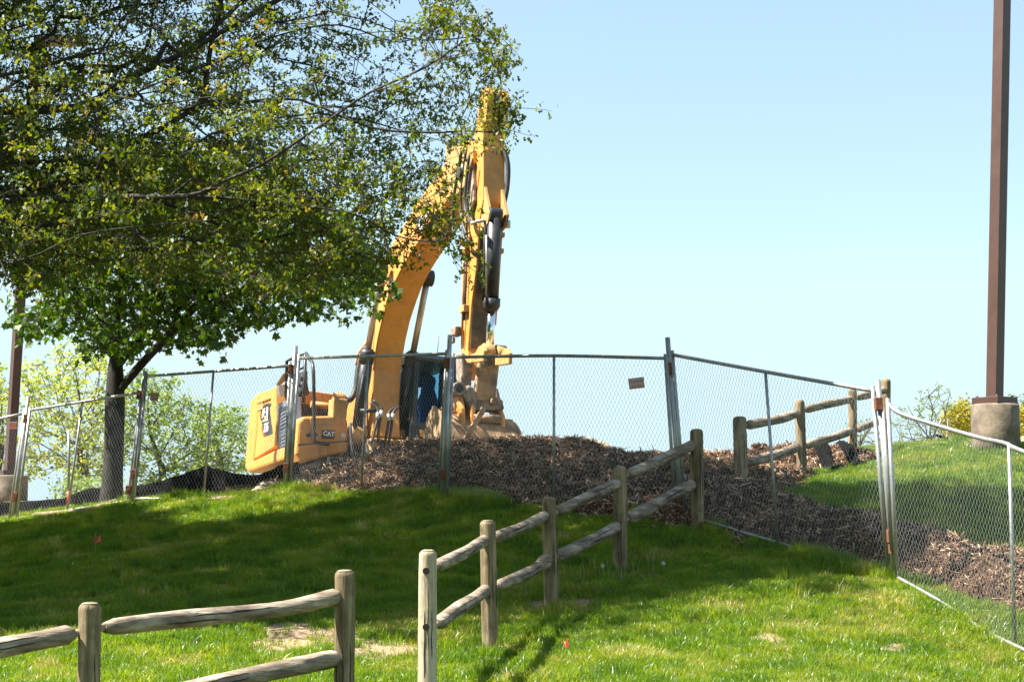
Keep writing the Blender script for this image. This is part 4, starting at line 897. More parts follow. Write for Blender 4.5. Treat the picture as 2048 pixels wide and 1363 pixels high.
bg_tree('pale_tree', 440, 57, [[(440,960,0),(438,920,0),(430,870,0)], [(438,930,0),(470,880,0),(480,850,0)], [(438,930,0),(405,890,0)]],
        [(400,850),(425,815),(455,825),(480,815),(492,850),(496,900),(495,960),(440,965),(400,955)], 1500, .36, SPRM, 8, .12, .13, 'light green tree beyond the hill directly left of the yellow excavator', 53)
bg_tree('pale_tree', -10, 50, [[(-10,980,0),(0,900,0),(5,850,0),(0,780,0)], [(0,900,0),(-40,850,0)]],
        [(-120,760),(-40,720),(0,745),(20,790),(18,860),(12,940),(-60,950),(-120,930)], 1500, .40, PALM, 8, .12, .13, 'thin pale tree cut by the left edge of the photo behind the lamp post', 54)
bg_tree('hedge_shrub', 225, 46, [[(225,985,0),(215,975,0)]], [(130,968),(160,972),(200,975),(240,985),(250,1000),(170,1000),(130,995)], 700, .22, SPRM, 9, .16, .10, 'low green shrub peeping over the dark bank left of the maple trunk', 55, rm=.03, cat='shrub')
bg_tree('budding_shrub', 1860, 40, [[(1862,900,0),(1860,860,0),(1865,820,0),(1858,790,0)], [(1862,880,0),(1830,840,0),(1815,810,0)], [(1862,880,0),(1890,830,0),(1900,785,0)], [(1862,890,0),(1800,870,0),(1790,850,0)]],
        [(1782,850),(1800,812),(1822,830),(1835,790),(1850,770),(1868,790),(1880,765),(1902,780),(1905,820),(1900,890),(1790,895)], 1500, .20, SPRM, 5, .04, .05, 'thin almost bare shrub with tiny buds between the wooden corner post and the concrete footing', 56, rm=.04, dy=.8, cat='shrub')
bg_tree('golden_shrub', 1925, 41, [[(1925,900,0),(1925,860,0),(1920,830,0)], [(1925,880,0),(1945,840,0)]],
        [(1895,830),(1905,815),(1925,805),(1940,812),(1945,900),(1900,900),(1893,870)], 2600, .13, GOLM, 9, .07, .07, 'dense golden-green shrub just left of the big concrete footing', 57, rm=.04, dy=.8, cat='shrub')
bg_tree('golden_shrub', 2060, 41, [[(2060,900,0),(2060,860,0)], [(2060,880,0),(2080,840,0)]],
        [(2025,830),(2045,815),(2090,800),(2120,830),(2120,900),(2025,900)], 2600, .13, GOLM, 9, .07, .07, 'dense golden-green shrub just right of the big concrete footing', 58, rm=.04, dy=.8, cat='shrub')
bg_tree('budding_shrub', 2035, 42, [[(2035,900,0),(2030,850,0),(2028,810,0)], [(2030,860,0),(2050,800,0)]],
        [(2015,790),(2030,780),(2060,790),(2060,850),(2015,850)], 500, .2, SPRM, 5, .04, .05, 'bare twiggy shrub rising behind the right side of the concrete footing', 59, rm=.03, dy=.8, cat='shrub')
bg_tree('budding_shrub', 1720, 41, [[(1720,910,0),(1722,860,0)], [(1720,890,0),(1745,850,0)]],
        [(1695,850),(1740,835),(1760,850),(1762,890),(1700,890)], 500, .2, SPRM, 4, .04, .045, 'faint budding shrub seen through the mesh between the last two wooden posts', 60, rm=.03, dy=.8, cat='shrub')

# ------------------------------------------------------------------ lamp posts on concrete footings
BRN = pm('brown painted steel', [(.3, (.055, .027, .021)), (.7, (.082, .041, .032))], 3, .45, bump=.05)
CON = pm('weathered concrete', [(.3, (.06, .045, .03)), (.5, (.145, .11, .074)), (.75, (.28, .22, .155))], 3.5, .9, bump=.5, bscale=25, dirt=(.07, .055, .04), dscale=2.5, damt=.8)
def lamp_post(cpx, topy, boty, Y, rpx, ptop, wpole, rotz, lean, label, baseh=None):
    c = U(cpx, boty, Y); r = rpx*Y/F; zt_ = U(cpx, topy, Y)[2]; z0 = min(c[2], float(T(c[0], Y)))-.3
    root = empty('lamp_post', (c[0], Y, z0), label, 'lamp post', 'square brown lamp posts on round concrete footings')
    H = zt_-z0; m = MB(); m.tube([(0, 0, 0), (0, 0, H*.5), (0, 0, H-.03), (0, 0, H)], [r, r, r, r-.03], 40); m.build('footing', CON, root)
    rt = Matrix.Rotation(rotz, 3, 'Z')
    m = MB(); m.box((0, 0, H+.045), (.42, .42, .09), rt); m.build('base_cover', BRN, root, bevel=.006)
    L_ = 8.5; t = Vector((math.sin(lean), 0, math.cos(lean))); h = wpole/2; vs = []
    for s in (0, L_):
        for i, j in ((-1, -1), (1, -1), (1, 1), (-1, 1)): vs.append(rt @ Vector((i*h, j*h, 0))+Vector((0, 0, H+.08))+t*s)
    m = MB(); m.add(vs, [(0, 1, 5, 4), (1, 2, 6, 5), (2, 3, 7, 6), (3, 0, 4, 7), (0, 3, 2, 1), (4, 5, 6, 7)]); m.build('pole', BRN, root, bevel=.008)
    top = Vector((0, 0, H+.08))+t*L_
    m = MB(); m.box(top+Vector((.5, 0, .05)), (1.0, .35, .16)); m.build('lamp_head', BRN, root, bevel=.02)
    m = MB(); 
    for (a, b_) in ((-1, -1), (1, -1), (1, 1), (-1, 1)):
        p = rt @ Vector((a*.16, b_*.16, H+.09)); m.tube([p, p+Vector((0, 0, .02))], .02, 6)
    m.build('anchor_bolts', BRN, root)
    m = MB(); p = rt @ Vector((-.03, -h-.002, H+.38)); q = rt @ Vector((-.03, -h+.01, H+.38)); m.tube([q, p], .008, 8); m.build('bolt_hole', BLK, root)
    return root
lamp_post(1992, 808, 893, 24.3, 47.5, 0, .165, R(38), R(2.7), 'tall brown square lamp post on a thick concrete footing at the right of the hill')
lamp_post(17, 950, 1000, 36, 37, 0, .17, R(38), R(1.9), 'brown lamp post at the far left edge, partly hidden by the oak leaves')

# ------------------------------------------------------------------ wooden post and rail fences
WOODL = pm('pale end post wood', [(.25, (.16, .12, .075)), (.5, (.42, .34, .23)), (.75, (.62, .54, .39))], 13, .85, bump=1., bscale=40, stretch=(1, 1, .09), spec=.2, dirt=(.14, .11, .07), dscale=5, damt=.6)
WOOD = pm('weathered pine', [(.3, (.055, .038, .02)), (.5, (.20, .15, .085)), (.7, (.40, .31, .19))], 13, .85, bump=1., bscale=40, stretch=(1, 1, .09), spec=.2, dirt=(.075, .06, .04), dscale=5, damt=.7)
RAILW = pm('grey weathered rail', [(.3, (.065, .047, .032)), (.5, (.23, .18, .13)), (.7, (.46, .385, .295))], 18, .85, bump=1., bscale=50, stretch=(.16, .16, 1), spec=.2, dirt=(.10, .075, .055), dscale=4, damt=.7)
TOPW = pm('post end grain', [(.3, (.16, .12, .08)), (.7, (.32, .25, .17))], 18, .9, bump=.4)
HOLE = pm('dark mortise', [(.3, (.012, .008, .006)), (.7, (.03, .02, .014))], 9, .95)
def wpost(px_, topy, basey, Y, r, root, org, lean=0., cracks=True, seed=0):
    g_ = random.Random(seed); t = U(px_, topy, Y); b = U(px_+lean, basey, Y); zb_ = min(b[2], float(T(b[0], Y)))-.25
    b = np.array([b[0]+(b[0]-t[0])*.1, Y, zb_]); m = MB(); n = 22; pts = []; rs = []
    for i in range(15):
        k = i/14; pts.append(b+(t-b)*k*.965+np.array([g_.uniform(-1, 1), g_.uniform(-1, 1), 0])*.0016); rs.append(r*(1.03-.05*k+g_.uniform(-.012, .012)))
    d = (t-b)/np.linalg.norm(t-b); e_ = b+(t-b)*.965; H = np.linalg.norm(t-e_)
    for k in (.35, .7, .9, 1.0): pts.append(e_+d*H*k); rs.append(r*.98*math.sqrt(max(0, 1-(k*.93)**2.6)))
    m.tube(pts, rs, 32, irr=.014); o = m.build('post', WOODL if px_ == 856 else WOOD, root, org=org)
    cp = MB(); cp.tube([e_+d*H*.72, e_+d*H*.9, e_+d*H*1.005], [r*.98*math.sqrt(1-(.72*.93)**2.6)+.0025, r*.98*math.sqrt(1-(.9*.93)**2.6)+.0022, r*.30], 20); cp.build('post_top', TOPW, o, org=org)
    if cracks:
        c = MB(); a0 = g_.uniform(-2.4, -.9)
        for q in range(3):
            a = a0+q*g_.uniform(.35, .8); s = g_.uniform(.25, .5); e = s+g_.uniform(.2, .45); P_ = []
            for i in range(8):
                k = s+(min(e, .97)-s)*i/7; p = b+(t-b)*k; P_.append(p+np.array([math.cos(a+.04*math.sin(i*1.7)), math.sin(a+.04*math.sin(i*1.7)), 0])*(r*(1.035-.05*k)))
            c.tube(P_, [.0008]+[.0038]*6+[.0008], 5)
        c.build('cracks', HOLE, o, org=org)
    return t, b
def wrail(pts, r, root, org, Ya=None, tenon=(False, False), seed=0, knob=0.):
    g_ = random.Random(seed); P = [np.array(p) for p in pts]; sp_ = smooth_path(P, 8); n = len(sp_); rs = []
    for i in range(n):
        k = i/(n-1); a = min(k, 1-k); rr = r*(1+.05*math.sin(k*9+seed)+g_.uniform(-.012, .012))
        rr *= 1 if a > .05 else (.62+.38*math.sqrt(max(0, 1-(1-a/.05)**2)))
        if knob and k > .72: rr *= 1+knob*math.sin((k-.72)/.28*math.pi)
        rs.append(rr)
    m = MB(); m.tube(sp_, rs, 26, irr=.022); o = m.build('rail', RAILW, root, org=org)
    d0 = (sp_[0]-sp_[1]); d0 /= np.linalg.norm(d0); d1 = (sp_[-1]-sp_[-2]); d1 /= np.linalg.norm(d1)
    t = MB(); t.tube([sp_[0]-d0*.02, sp_[0]+d0*.11], .024, 10); t.tube([sp_[-1]-d1*.02, sp_[-1]+d1*.11], .024, 10); t.build('tenon', TOPW, o, org=org)
    c = MB()
    for q in range(3):
        s = g_.randint(3, max(4, n//2)); e = min(n-4, s+g_.randint(5, 12)); a = g_.uniform(3.6, 5.6); cp_ = []
        for i in range(s, max(e, s+3)):
            i = min(i, n-2); tv = (sp_[i+1]-sp_[i-1]); tv /= np.linalg.norm(tv); up = np.array([0, 0, 1.])-tv*tv[2]; up /= np.linalg.norm(up); sd = np.cross(tv, up)
            if sd[1] > 0: sd = -sd
            aa = .1+.5*math.sin(q*2+seed)+.03*math.sin(i*1.3)
            cp_.append(sp_[i]+(sd*math.cos(aa)+up*math.sin(aa))*rs[i]*1.0)
        if len(cp_) > 3: c.tube(cp_, [.001]+[.0042]*(len(cp_)-2)+[.001], 5)
    if c.v: c.build('cracks', HOLE, o, org=org)
    return o
def rail_px(a, r, **k): return [U(*p) for p in a], r, k
def wfence(name, posts, rails, label, group):
    org = U(posts[0][0], posts[0][2], posts[0][3]); org = np.array([org[0], org[1], float(T(org[0], org[1]))])
    root = empty('wooden_fence', org, label, 'fence', group)
    for i, (px_, ty, by, Y, r, ln) in enumerate(posts): wpost(px_, ty, by, Y, r, root, org, ln, seed=i+len(name))
    for i, (a, r, k) in enumerate(rails): wrail([U(*p) for p in a], r, root, org, seed=i+len(name), **k)
    return root, org
FG = 'weathered post and rail fence sections'
wfence('left', [(180,1203,1585,11.6,.071,-6), (690,1138,1482,12.9,.071,-2)],
 [([(-230,1330,10.5),(-80,1308,11.0),(40,1287,11.3),(146,1266,11.55)], .062, {}),
  ([(208,1254,11.7),(360,1237,12.1),(480,1226,12.4),(580,1214,12.65),(681,1190,12.88)], .055, {}),
  ([(206,1398,11.7),(330,1390,12.0),(450,1362,12.35),(560,1338,12.6),(678,1314,12.88)], .062, {}),
  ([(-230,1460,10.5),(-80,1440,11.0),(146,1405,11.55)], .06, {})],
 'left section of grey post and rail fence ending at the gap in the foreground', FG)
PB = [(856,1098,1411,14.2,.070,-2), (975,1039,1299,16.2,.070,6), (1097,993,1222,18.0,.071,8), (1240,931,1146,19.7,.075,0), (1393,857,1048,21.2,.077,2)]
wf, og = wfence('middle', PB,
 [([(874,1131,14.4),(928,1105,15.2),(950,1091,15.7),(970,1080,16.15)], .050, {}),
  ([(991,1074,16.4),(1031,1059,17.0),(1061,1046,17.5),(1092,1029,17.95)], .050, {}),
  ([(1114,1023,18.15),(1164,998,18.7),(1200,982,19.2),(1236,965,19.65)], .056, {}),
  ([(1256,949,19.85),(1317,921,20.5),(1350,906,20.9),(1387,888,21.15)], .062, {}),
  ([(874,1247,14.4),(913,1218,15.2),(945,1199,15.7),(973,1178,16.15)], .056, {}),
  ([(994,1171,16.4),(1035,1154,17.0),(1062,1142,17.5),(1080,1129,17.7),(1096,1117,17.95)], .053, dict(knob=.3)),
  ([(1114,1112,18.15),(1164,1089,18.7),(1200,1071,19.2),(1236,1051,19.65)], .060, {}),
  ([(1256,1037,19.85),(1317,1004,20.5),(1350,986,20.9),(1387,968,21.15)], .066, {})],
 'middle section of post and rail fence climbing the lawn from the bright end post', FG)
# mortise holes in the end post
for py_ in (1141, 1253):
    p = U(852, py_, 14.2-.0725); m = MB(); m.tube([p+(0, .012, 0), p+(0, -.0015, 0)], .026, 14); m.build('mortise', HOLE, wf, org=og)
wfence('far', [(1479,832,990,22.3,.083,4), (1599,799,968,24.0,.066,6), (1705,777,940,25.5,.062,0), (1772,757,925,26.5,.070,-2)],
 [([(1493,850,22.5),(1547,840,23.2),(1572,834,23.6),(1594,826,23.95)], .060, {}),
  ([(1610,819,24.1),(1657,807,24.8),(1680,803,25.1),(1702,798,25.45)], .055, {}),
  ([(1714,794,25.6),(1745,787,26.1),(1769,779,26.4)], .052, {}),
  ([(1495,924,22.5),(1547,911,23.2),(1572,903,23.6),(1596,892,23.95)], .060, {}),
  ([(1612,889,24.1),(1657,877,24.8),(1680,869,25.1),(1702,861,25.45)], .055, {}),
  ([(1714,858,25.6),(1740,848,26.1),(1768,838,26.4)], .052, {})],
 'far section of post and rail fence on the mulch behind the chain-link mesh', FG)

# ------------------------------------------------------------------ chain-link panels and driven posts
GAL = pm('galvanised pipe', [(.3, (.25, .25, .245)), (.7, (.42, .42, .41))], 12, .38, .6, bump=.05, dirt=(.28, .26, .22), dscale=6, damt=.5)
WIRE = pm('galvanised wire', [(.3, (.22, .23, .25)), (.7, (.38, .39, .40))], 20, .4, .5)
RUST = pm('rusty clamp', [(.3, (.10, .035, .018)), (.7, (.24, .085, .04))], 20, .85, bump=.4)
PG = 'temporary chain-link fence panels along the slope'
def wires(A0, B0, A1, B1, bot, top, dx=.0265, dz=.047, r=.0015):
    """zig-zag wires between bottom curve bot(u) and top curve top(u); every pair of neighbours hooks together"""
    Lw = np.linalg.norm(B0-A0); n = int(Lw/dx); V = []; Fc = []
    rows = int(1.80/dz); ang = [0, 2.094, 4.189]
    nrm = np.cross(B0-A0, A1-A0); nrm /= np.linalg.norm(nrm); along = (B0-A0)/Lw
    k = np.arange(rows+1)
    for i in range(n):
        sgn = np.where((k+i) % 2 == 0, 1, -1); u = (i+.5+sgn*.5)/n; v = k/rows
        b = bot(u); t = top(u); P = b+(t-b)*v[:, None]
        P = P+nrm*(.003*sgn*(1 if i % 2 else -1))[:, None]
        upd = (t-b); upd /= np.linalg.norm(upd, axis=1, keepdims=True)
        ring = np.stack([P+(along*math.cos(a)+nrm*math.sin(a))*r for a in ang], 1)
        base = sum(len(q) for q in V) if False else i*(rows+1)*3
        V.append(ring.reshape(-1, 3)); j = np.arange(rows)[:, None]*3+base
        for s in range(3): s2 = (s+1) % 3; Fc.append(np.concatenate([j+s, j+s2, j+3+s2, j+3+s], 1))
    return np.concatenate(V), np.concatenate(Fc)
def panel(bl, br, tl, tr, mid, label, topmid=(), botmid=(), bottom=True):
    A0, B0, A1, B1 = [U(*p) for p in (bl, br, tl, tr)]; root = empty('chain_link_panel', A0, label, 'fence panel', PG)
    def curve(a, b, mids):
        pts = [a]+[U(*p) for p in mids]+[b]; pts = np.array(smooth_path(pts, 8)) if mids else np.array([a+(b-a)*t for t in np.linspace(0, 1, 9)])
        s = np.concatenate([[0], np.cumsum(np.linalg.norm(np.diff(pts, axis=0), axis=1))]); s /= s[-1]
        return pts, (lambda u: np.stack([np.interp(u, s, pts[:, k]) for k in range(3)], 1))
    bp_, bot = curve(A0, B0, botmid); tp_, top = curve(A1, B1, topmid)
    m = MB(); m.tube(list(tp_), .021, 10); m.build('top_rail', GAL, root, org=A0)
    m = MB(); m.tube(list(bp_+np.array([0, 0, .03])), .019, 10); m.build('bottom_rail', GAL, root, org=A0)
    for a, b in ((A0, A1), (B0, B1)):
        m = MB(); d = (b-a)/np.linalg.norm(b-a); m.tube([a-d*.03, b+d*.05], .022, 10); m.build('end_post', GAL, root, org=A0)
    if mid:
        a, b = U(*mid[0]), U(*mid[1]); m = MB(); m.tube([a, b], .017, 10); m.build('centre_post', GAL, root, org=A0)
    V, Fc = wires(A0, B0, A1, B1, bot, top); mesh_np('wire_mesh', V-A0, np.full(len(Fc), 4), Fc, WIRE, root)
    # wire wraps along the top rail
    m = MB(); n = 34
    for i in range(1, n):
        p = top(np.array([i/n]))[0]; d = (B1-A1)/np.linalg.norm(B1-A1); m.tube([p+d*.01*math.cos(q)*.3+np.array([0, math.cos(q)*.0235, math.sin(q)*.0235])+d*.004*q for q in np.linspace(-1.2, 4.4, 7)], .0022, 4, smooth=False)
    m.build('wire_ties', WIRE, root, org=A0)
    return root
panel((-330,1095,29.6), (18,1042,28.1), (-310,905,29.6), (48,826,28.1), ((-150,1068,28.8), (-130,865,28.8)), 'chain-link panel cut by the left edge of the photo')
panel((33,1040,27.95), (256,1005,26.95), (60,820,27.95), (282,784,26.95), ((135,1026,27.4), (165,803,27.4)), 'chain-link panel crossing in front of the maple trunk')
panel((268,1001,26.75), (568,984,26.05), (293,752,26.75), (580,731,26.05), ((407,998,26.4), (427,742,26.4)), 'chain-link panel left of the excavator body with the small square sign', botmid=((420,999,26.4),))
panel((580,980,25.9), (877,1000,23.7), (598,716,25.9), (893,707,23.7), ((722,990,24.8), (736,710,24.8)), 'chain-link panel in front of the excavator body and boom foot')
panel((893,1003,23.45), (1352,1031,21.7), (906,714,23.45), (1331,716,21.7), ((1108,1018,22.55), (1108,714,22.55)), 'chain-link panel over the mulch mound with the script sign, right of the bucket', topmid=((1110,711,22.55),), botmid=((1108,1020,22.55),))
panel((1372,1035,21.5), (1777,1157,18.65), (1345,709,21.5), (1746,781,18.65), ((1556,1088,20.0), (1531,745,20.0)), 'chain-link panel between the tall leaning post and the right corner cluster', topmid=((1531,743,20.0),))
panel((1795,1160,18.45), (2290,1420,15.2), (1776,806,18.45), (2270,985,15.2), ((2030,1298,16.7), (2018,890,16.7)), 'nearest chain-link panel at the right edge with its bent top rail', topmid=((1800,826,18.3),(1880,852,17.8),(1960,875,17.2),(2010,886,16.8),(2048,903,16.5)), botmid=((1880,1208,17.8),(1975,1270,17.1),(2048,1305,16.5)))
DG = 'driven steel posts joining the fence panels'
def dpost(top, bot, r, clamps, label, extra=()):
    a, b = U(*bot), U(*top); b0 = a-(b-a)/np.linalg.norm(b-a)*.3; root = empty('fence_post', a, label, 'fence post', DG)
    m = MB(); m.tube([b0, b], r, 12); m.build('pipe', GAL, root, org=a)
    m = MB(); m.tube([b-(0, 0, .0), b+(b-a)/np.linalg.norm(b-a)*.004], r*.8, 12); m.build('pipe_mouth', HOLE, root, org=a)
    for (t, off, w_) in clamps:
        c = a+(b-a)*t+np.array([off, -.005, 0]); m = MB(); d = Vector((b-a)/np.linalg.norm(b-a)); rt = d.to_track_quat('Z', 'Y').to_matrix()
        m.box(c, (w_, .075, .13), rt); m.tube([c+(0, -.037, 0), c+(0, -.06, 0)], .012, 6); m.build('clamp', RUST, root, org=a, bevel=.006)
    return root
dpost((57,792,28.0), (24,1044,28.0), .030, [(.82, .02, .11), (.20, .0, .11)], 'leaning steel post near the left edge, right of the far lamp post')
dpost((290,742,26.85), (261,1006,26.85), .026, [(.82, -.04, .09), (.22, 0, .1), (.10, -.05, .1)], 'steel post just right of the maple trunk')
dpost((591,692,25.95), (573,982,25.95), .036, [(.84, -.04, .10), (.16, -.02, .12)], 'steel post rising in front of the excavator handrails')
dpost((900,670,23.55), (884,1002,23.55), .030, [(.83, -.02, .12), (.16, 0, .12)], 'steel post in front of the cab and bucket')
dpost((1335,675,21.6), (1364,1036,21.6), .030, [(.83, .02, .12), (.12, 0, .11)], 'steel post leaning left beside the far right of the script sign')
dpost((1756,760,18.55), (1789,1160,18.55), .028, [(.88, -.02, .13), (.22, -.0, .1), (.165, .01, .11)], 'steel post at the right corner by the mossy wooden post')
tag(bpy.data.objects[MB().tube([U(1766,815,18.5), U(1784,1100,18.5)], .02, 10).build('spare_pipe', GAL).name], 'thin spare pipe wedged in the post cluster at the right corner', 'pipe')
# signs
SG = pm('sign white', [(.3, (.42, .40, .37)), (.7, (.55, .53, .49))], 14, .6, dirt=(.3, .22, .16), dscale=12, damt=.5)
SR = pm('sign red', [(.3, (.42, .06, .03)), (.7, (.55, .10, .05))], 14, .6)
def sign(c4, Y, label, offy=-.03):
    """c4: four corner pixels tl,tr,br,bl, all at distance Y"""
    P = [U(a, b, Y+offy) for a, b in c4]; c = sum(P)/4; ex_ = (P[1]-P[0]+P[2]-P[3])/2; W_ = np.linalg.norm(ex_); ex_ /= W_; ez = (P[0]-P[3]+P[1]-P[2])/2; H_ = np.linalg.norm(ez); ez /= H_; en = np.cross(ex_, ez)
    M = Matrix(((ex_[0], ez[0], en[0], c[0]), (ex_[1], ez[1], en[1], c[1]), (ex_[2], ez[2], en[2], c[2]), (0, 0, 0, 1)))
    root = empty('sign', None, label, 'sign', 'fence company signs', M=M)
    m = MB(); m.box((0, 0, 0), (W_, H_, .004)); m.build('plate', SG, root, bevel=.0015)
    m = MB(); t = .006
    m.box((0, H_/2-t, .003), (W_-.002, t, .002)); m.box((-W_/2+t, 0, .003), (t, H_-.03, .002)); m.box((W_/2-t, 0, .003), (t, H_-.03, .002)); m.build('border', SR, root)
    m = MB(); m.box((0, -H_/2+H_*.11, .003), (W_-.004, H_*.2, .0025)); m.build('colour_band', SR, root)
    textmesh('Kansas', H_*.50, 'script_lettering', SR, Matrix.Translation((0, H_*.20, .004)) @ Matrix.Rotation(.04, 4, 'Z'), root, .0008, .35, H_*.008)
    textmesh('RENT-A-FENCE', H_*.20, 'small_lettering', SR, Matrix.Translation((0, -H_*.16, .004)) @ Matrix.Scale(W_*.8/(H_*1.5), 4, (1, 0, 0)), root, .0008, 0, H_*.004)
    m = MB(); 
    for k in range(5): m.box((-W_*.36+k*W_*.18, -H_/2+H_*.11, .0045), (W_*.12, H_*.05, .001))
    m.build('band_marks', SG, root)
    for s in (-1, 1):
        m = MB(); m.tube([(s*(W_/2-.012), H_/2-.012, .008), (s*(W_/2-.012), H_/2-.012, -.04)], .003, 5); m.build('tie_wire', WIRE, root)
    return root
sign([(1256,757),(1287,753),(1290,775),(1259,778)], 22.0, 'white and red sign with script lettering on the panel right of the excavator')
sign([(302,783),(317,786),(316,802),(300,800)], 26.65, 'small white and red sign on the panel just right of the maple trunk')
sign([(20,844),(34,843),(33,857),(19,858)], 28.15, 'small faded sign in front of the far left lamp post')

# ------------------------------------------------------------------ small things
SILT = pm('black silt fabric', [(.3, (.003, .003, .003)), (.7, (.008, .0075, .007))], 6, .95, bump=.6, bscale=14, spec=.08)
STAKE = pm('pale timber stake', [(.3, (.34, .24, .15)), (.7, (.52, .40, .27))], 9, .8, stretch=(1, 1, .2))
def silt(toppx, Y, name, label, stakes=(), depthdown=.0):
    P = smooth_path([U(a, b, Y if not hasattr(Y, '__len__') else Y[i]) for i, (a, b) in enumerate(toppx)], 5); org = np.array(P[0]); root = empty(name, org, label, 'silt fence')
    V = []; Fc = []; rows = 6
    for i, p in enumerate(P):
        zb_ = float(T(p[0], p[1]))-.08
        for k in range(rows+1):
            f = k/rows; V.append((p[0]+.02*math.sin(i*1.1+k), p[1]+.04*math.sin(i*.9+k*.8)*f-.10*f, p[2]+(zb_-p[2])*f))
    V2 = [(a, b+.012, c) for a, b, c in V]; n = len(V); w_ = rows+1; L_ = len(P)
    for i in range(L_-1):
        for k in range(rows):
            a = i*w_+k; Fc += [(a, a+1, a+w_+1, a+w_), (n+a, n+a+w_, n+a+w_+1, n+a+1)]
    for k in range(rows): Fc += [(k, n+k, n+k+1, k+1), ((L_-1)*w_+k, (L_-1)*w_+k+1, n+(L_-1)*w_+k+1, n+(L_-1)*w_+k)]
    for i in range(L_-1): Fc += [(i*w_, (i+1)*w_, n+(i+1)*w_, n+i*w_)]
    m = MB(); m.add(V+V2, Fc, True); m.build('fabric', SILT, root, org=org)
    for a, b in stakes:
        t = U(a, b, (Y if not hasattr(Y, '__len__') else Y[0])+.05); m = MB(); zz = float(T(t[0], t[1]))-.2; m.box(((t[0]), t[1], (t[2]+zz)/2), (.035, .035, t[2]-zz)); m.build('stake', STAKE, root, org=org, bevel=.004)
    return root
silt([(255,972),(300,966),(340,955),(375,944),(408,931),(418,932),(450,941),(480,947),(510,949),(535,942),(560,930),(600,922)], 27.9, 'silt_fence', 'sagging black silt fence on the bank between maple trunk and excavator', [(411,930)])
silt([(-60,1000),(0,1003),(60,1001),(95,998),(130,994),(170,978),(205,975),(245,980)], 29.4, 'silt_fence', 'low dark silt fence along the bank left of the maple trunk', [])
def drape(cpx, cpy, hw, hh, Y0, label, rot=0.):  # thin near-black sheet that follows the mulch surface
    V = []; Fc = []; n = 9; c = ground(cpx, cpy, 22, 29, MT)
    for i in range(n):
        for j in range(n):
            u, v = i/(n-1)*2-1, j/(n-1)*2-1; x_ = c[0]+hw*(u+.16*math.sin(v*3+cpx)+rot*v); y_ = c[1]+hh*(v+.1*math.sin(u*4)); V.append((x_, y_, float(MT(x_, y_))+.085+.02*math.sin(u*5+v*4)))
    for i in range(n-1):
        for j in range(n-1): a = i*n+j; Fc.append((a, a+n, a+n+1, a+1))
    m = MB(); m.add(V, Fc, True); org = c; o = m.build('black_scrap', SILT, None, org=org, loc=org); md = o.modifiers.new('thick', 'SOLIDIFY'); md.thickness = .012
    return tag(o, label, 'fabric')
drape(1651, 923, .09, .75, 25, 'thin black strip lying on the mulch left of the third far wooden post')
drape(1700, 920, .075, .65, 25, 'thin black strip lying on the mulch at the foot of the third far wooden post')
# straw wattle
STRW = pm('straw wattle', [(.3, (.13, .09, .055)), (.7, (.30, .22, .135))], 12, .95, bump=.8, bscale=40)
wp = [ground(a, b, 20, 35) for a, b in ((70,1034),(120,1030),(170,1026),(205,1015),(238,1004))]
m = MB(); m.tube(smooth_path([p+(0, 0, .02) for p in wp], 5), .055, 12); tag(m.build('straw_wattle', STRW, None, org=wp[0], loc=wp[0]), 'straw erosion wattle lying on bare soil left of the maple trunk', 'straw wattle')
# sandy heap by the fence
SAND = pm('sandy soil', [(.3, (.26, .19, .12)), (.7, (.50, .40, .28))], 14, .95, bump=.6, bscale=40)
def heap(cpx, cpy, a, b_, h, label, y0=20, y1=30, mat=SAND, name='soil_heap'):
    c = ground(cpx, cpy, y0, y1); V = [(c[0], c[1], float(T(c[0], c[1]))+h)]; Fc = []; nr, na = 7, 28; rr = random.Random(int(cpx))
    for i in range(1, nr+1):
        for j in range(na):
            q = 2*math.pi*j/na; f = i/nr; x_ = c[0]+a*f*math.cos(q)*(1+.18*math.sin(3*q+cpx)); y_ = c[1]+b_*f*math.sin(q)*(1+.18*math.sin(2*q)); V.append((x_, y_, float(T(x_, y_))+h*(math.cos(f*math.pi)*.5+.5)*(1+.25*rr.uniform(-1, 1))-.02*f))
    for j in range(na): Fc.append((0, 1+j, 1+(j+1) % na))
    for i in range(nr-1):
        for j in range(na): p = 1+i*na+j; q_ = 1+i*na+(j+1) % na; Fc.append((p, p+na, q_+na, q_))
    m = MB(); m.add(V, Fc, True); return tag(m.build(name, mat, None, org=c, loc=c), label, 'soil heap')
heap(535, 976, .42, .5, .12, 'small heap of pale sandy soil inside the fence below the excavator counterweight')
heap(1178, 905, .95, 1.0, .82, 'pale sandy heap showing over the dip of the mulch mound', 28.9, 29.1)
heap(1850, 894, 1.0, .4, .05, 'straw coloured heap just right of the mossy corner post', 24, 30, STRW)
heap(1935, 892, .4, .35, .05, 'straw coloured heap against the left of the concrete footing', 24, 30, STRW)
heap(2052, 893, .35, .4, .12, 'sandy heap against the right of the concrete footing', 23, 30)
# clod on the mulch crest
cl_ = ground(1520, 897, 22, 28, MT); m = MB()
for k in range(9): p = np.array([random.uniform(-.1, .1), random.uniform(-.06, .06), random.uniform(-.03, .04)]); m.tube([p+(-.045, 0, 0), p+(0, 0, .02), p+(.045, 0, 0)], [.02, .04, .018], 7)
tag(m.build('soil_clod', m_mulch, None, loc=cl_), 'dark clod of soil on the mulch crest beyond the far wooden fence', 'soil clod')
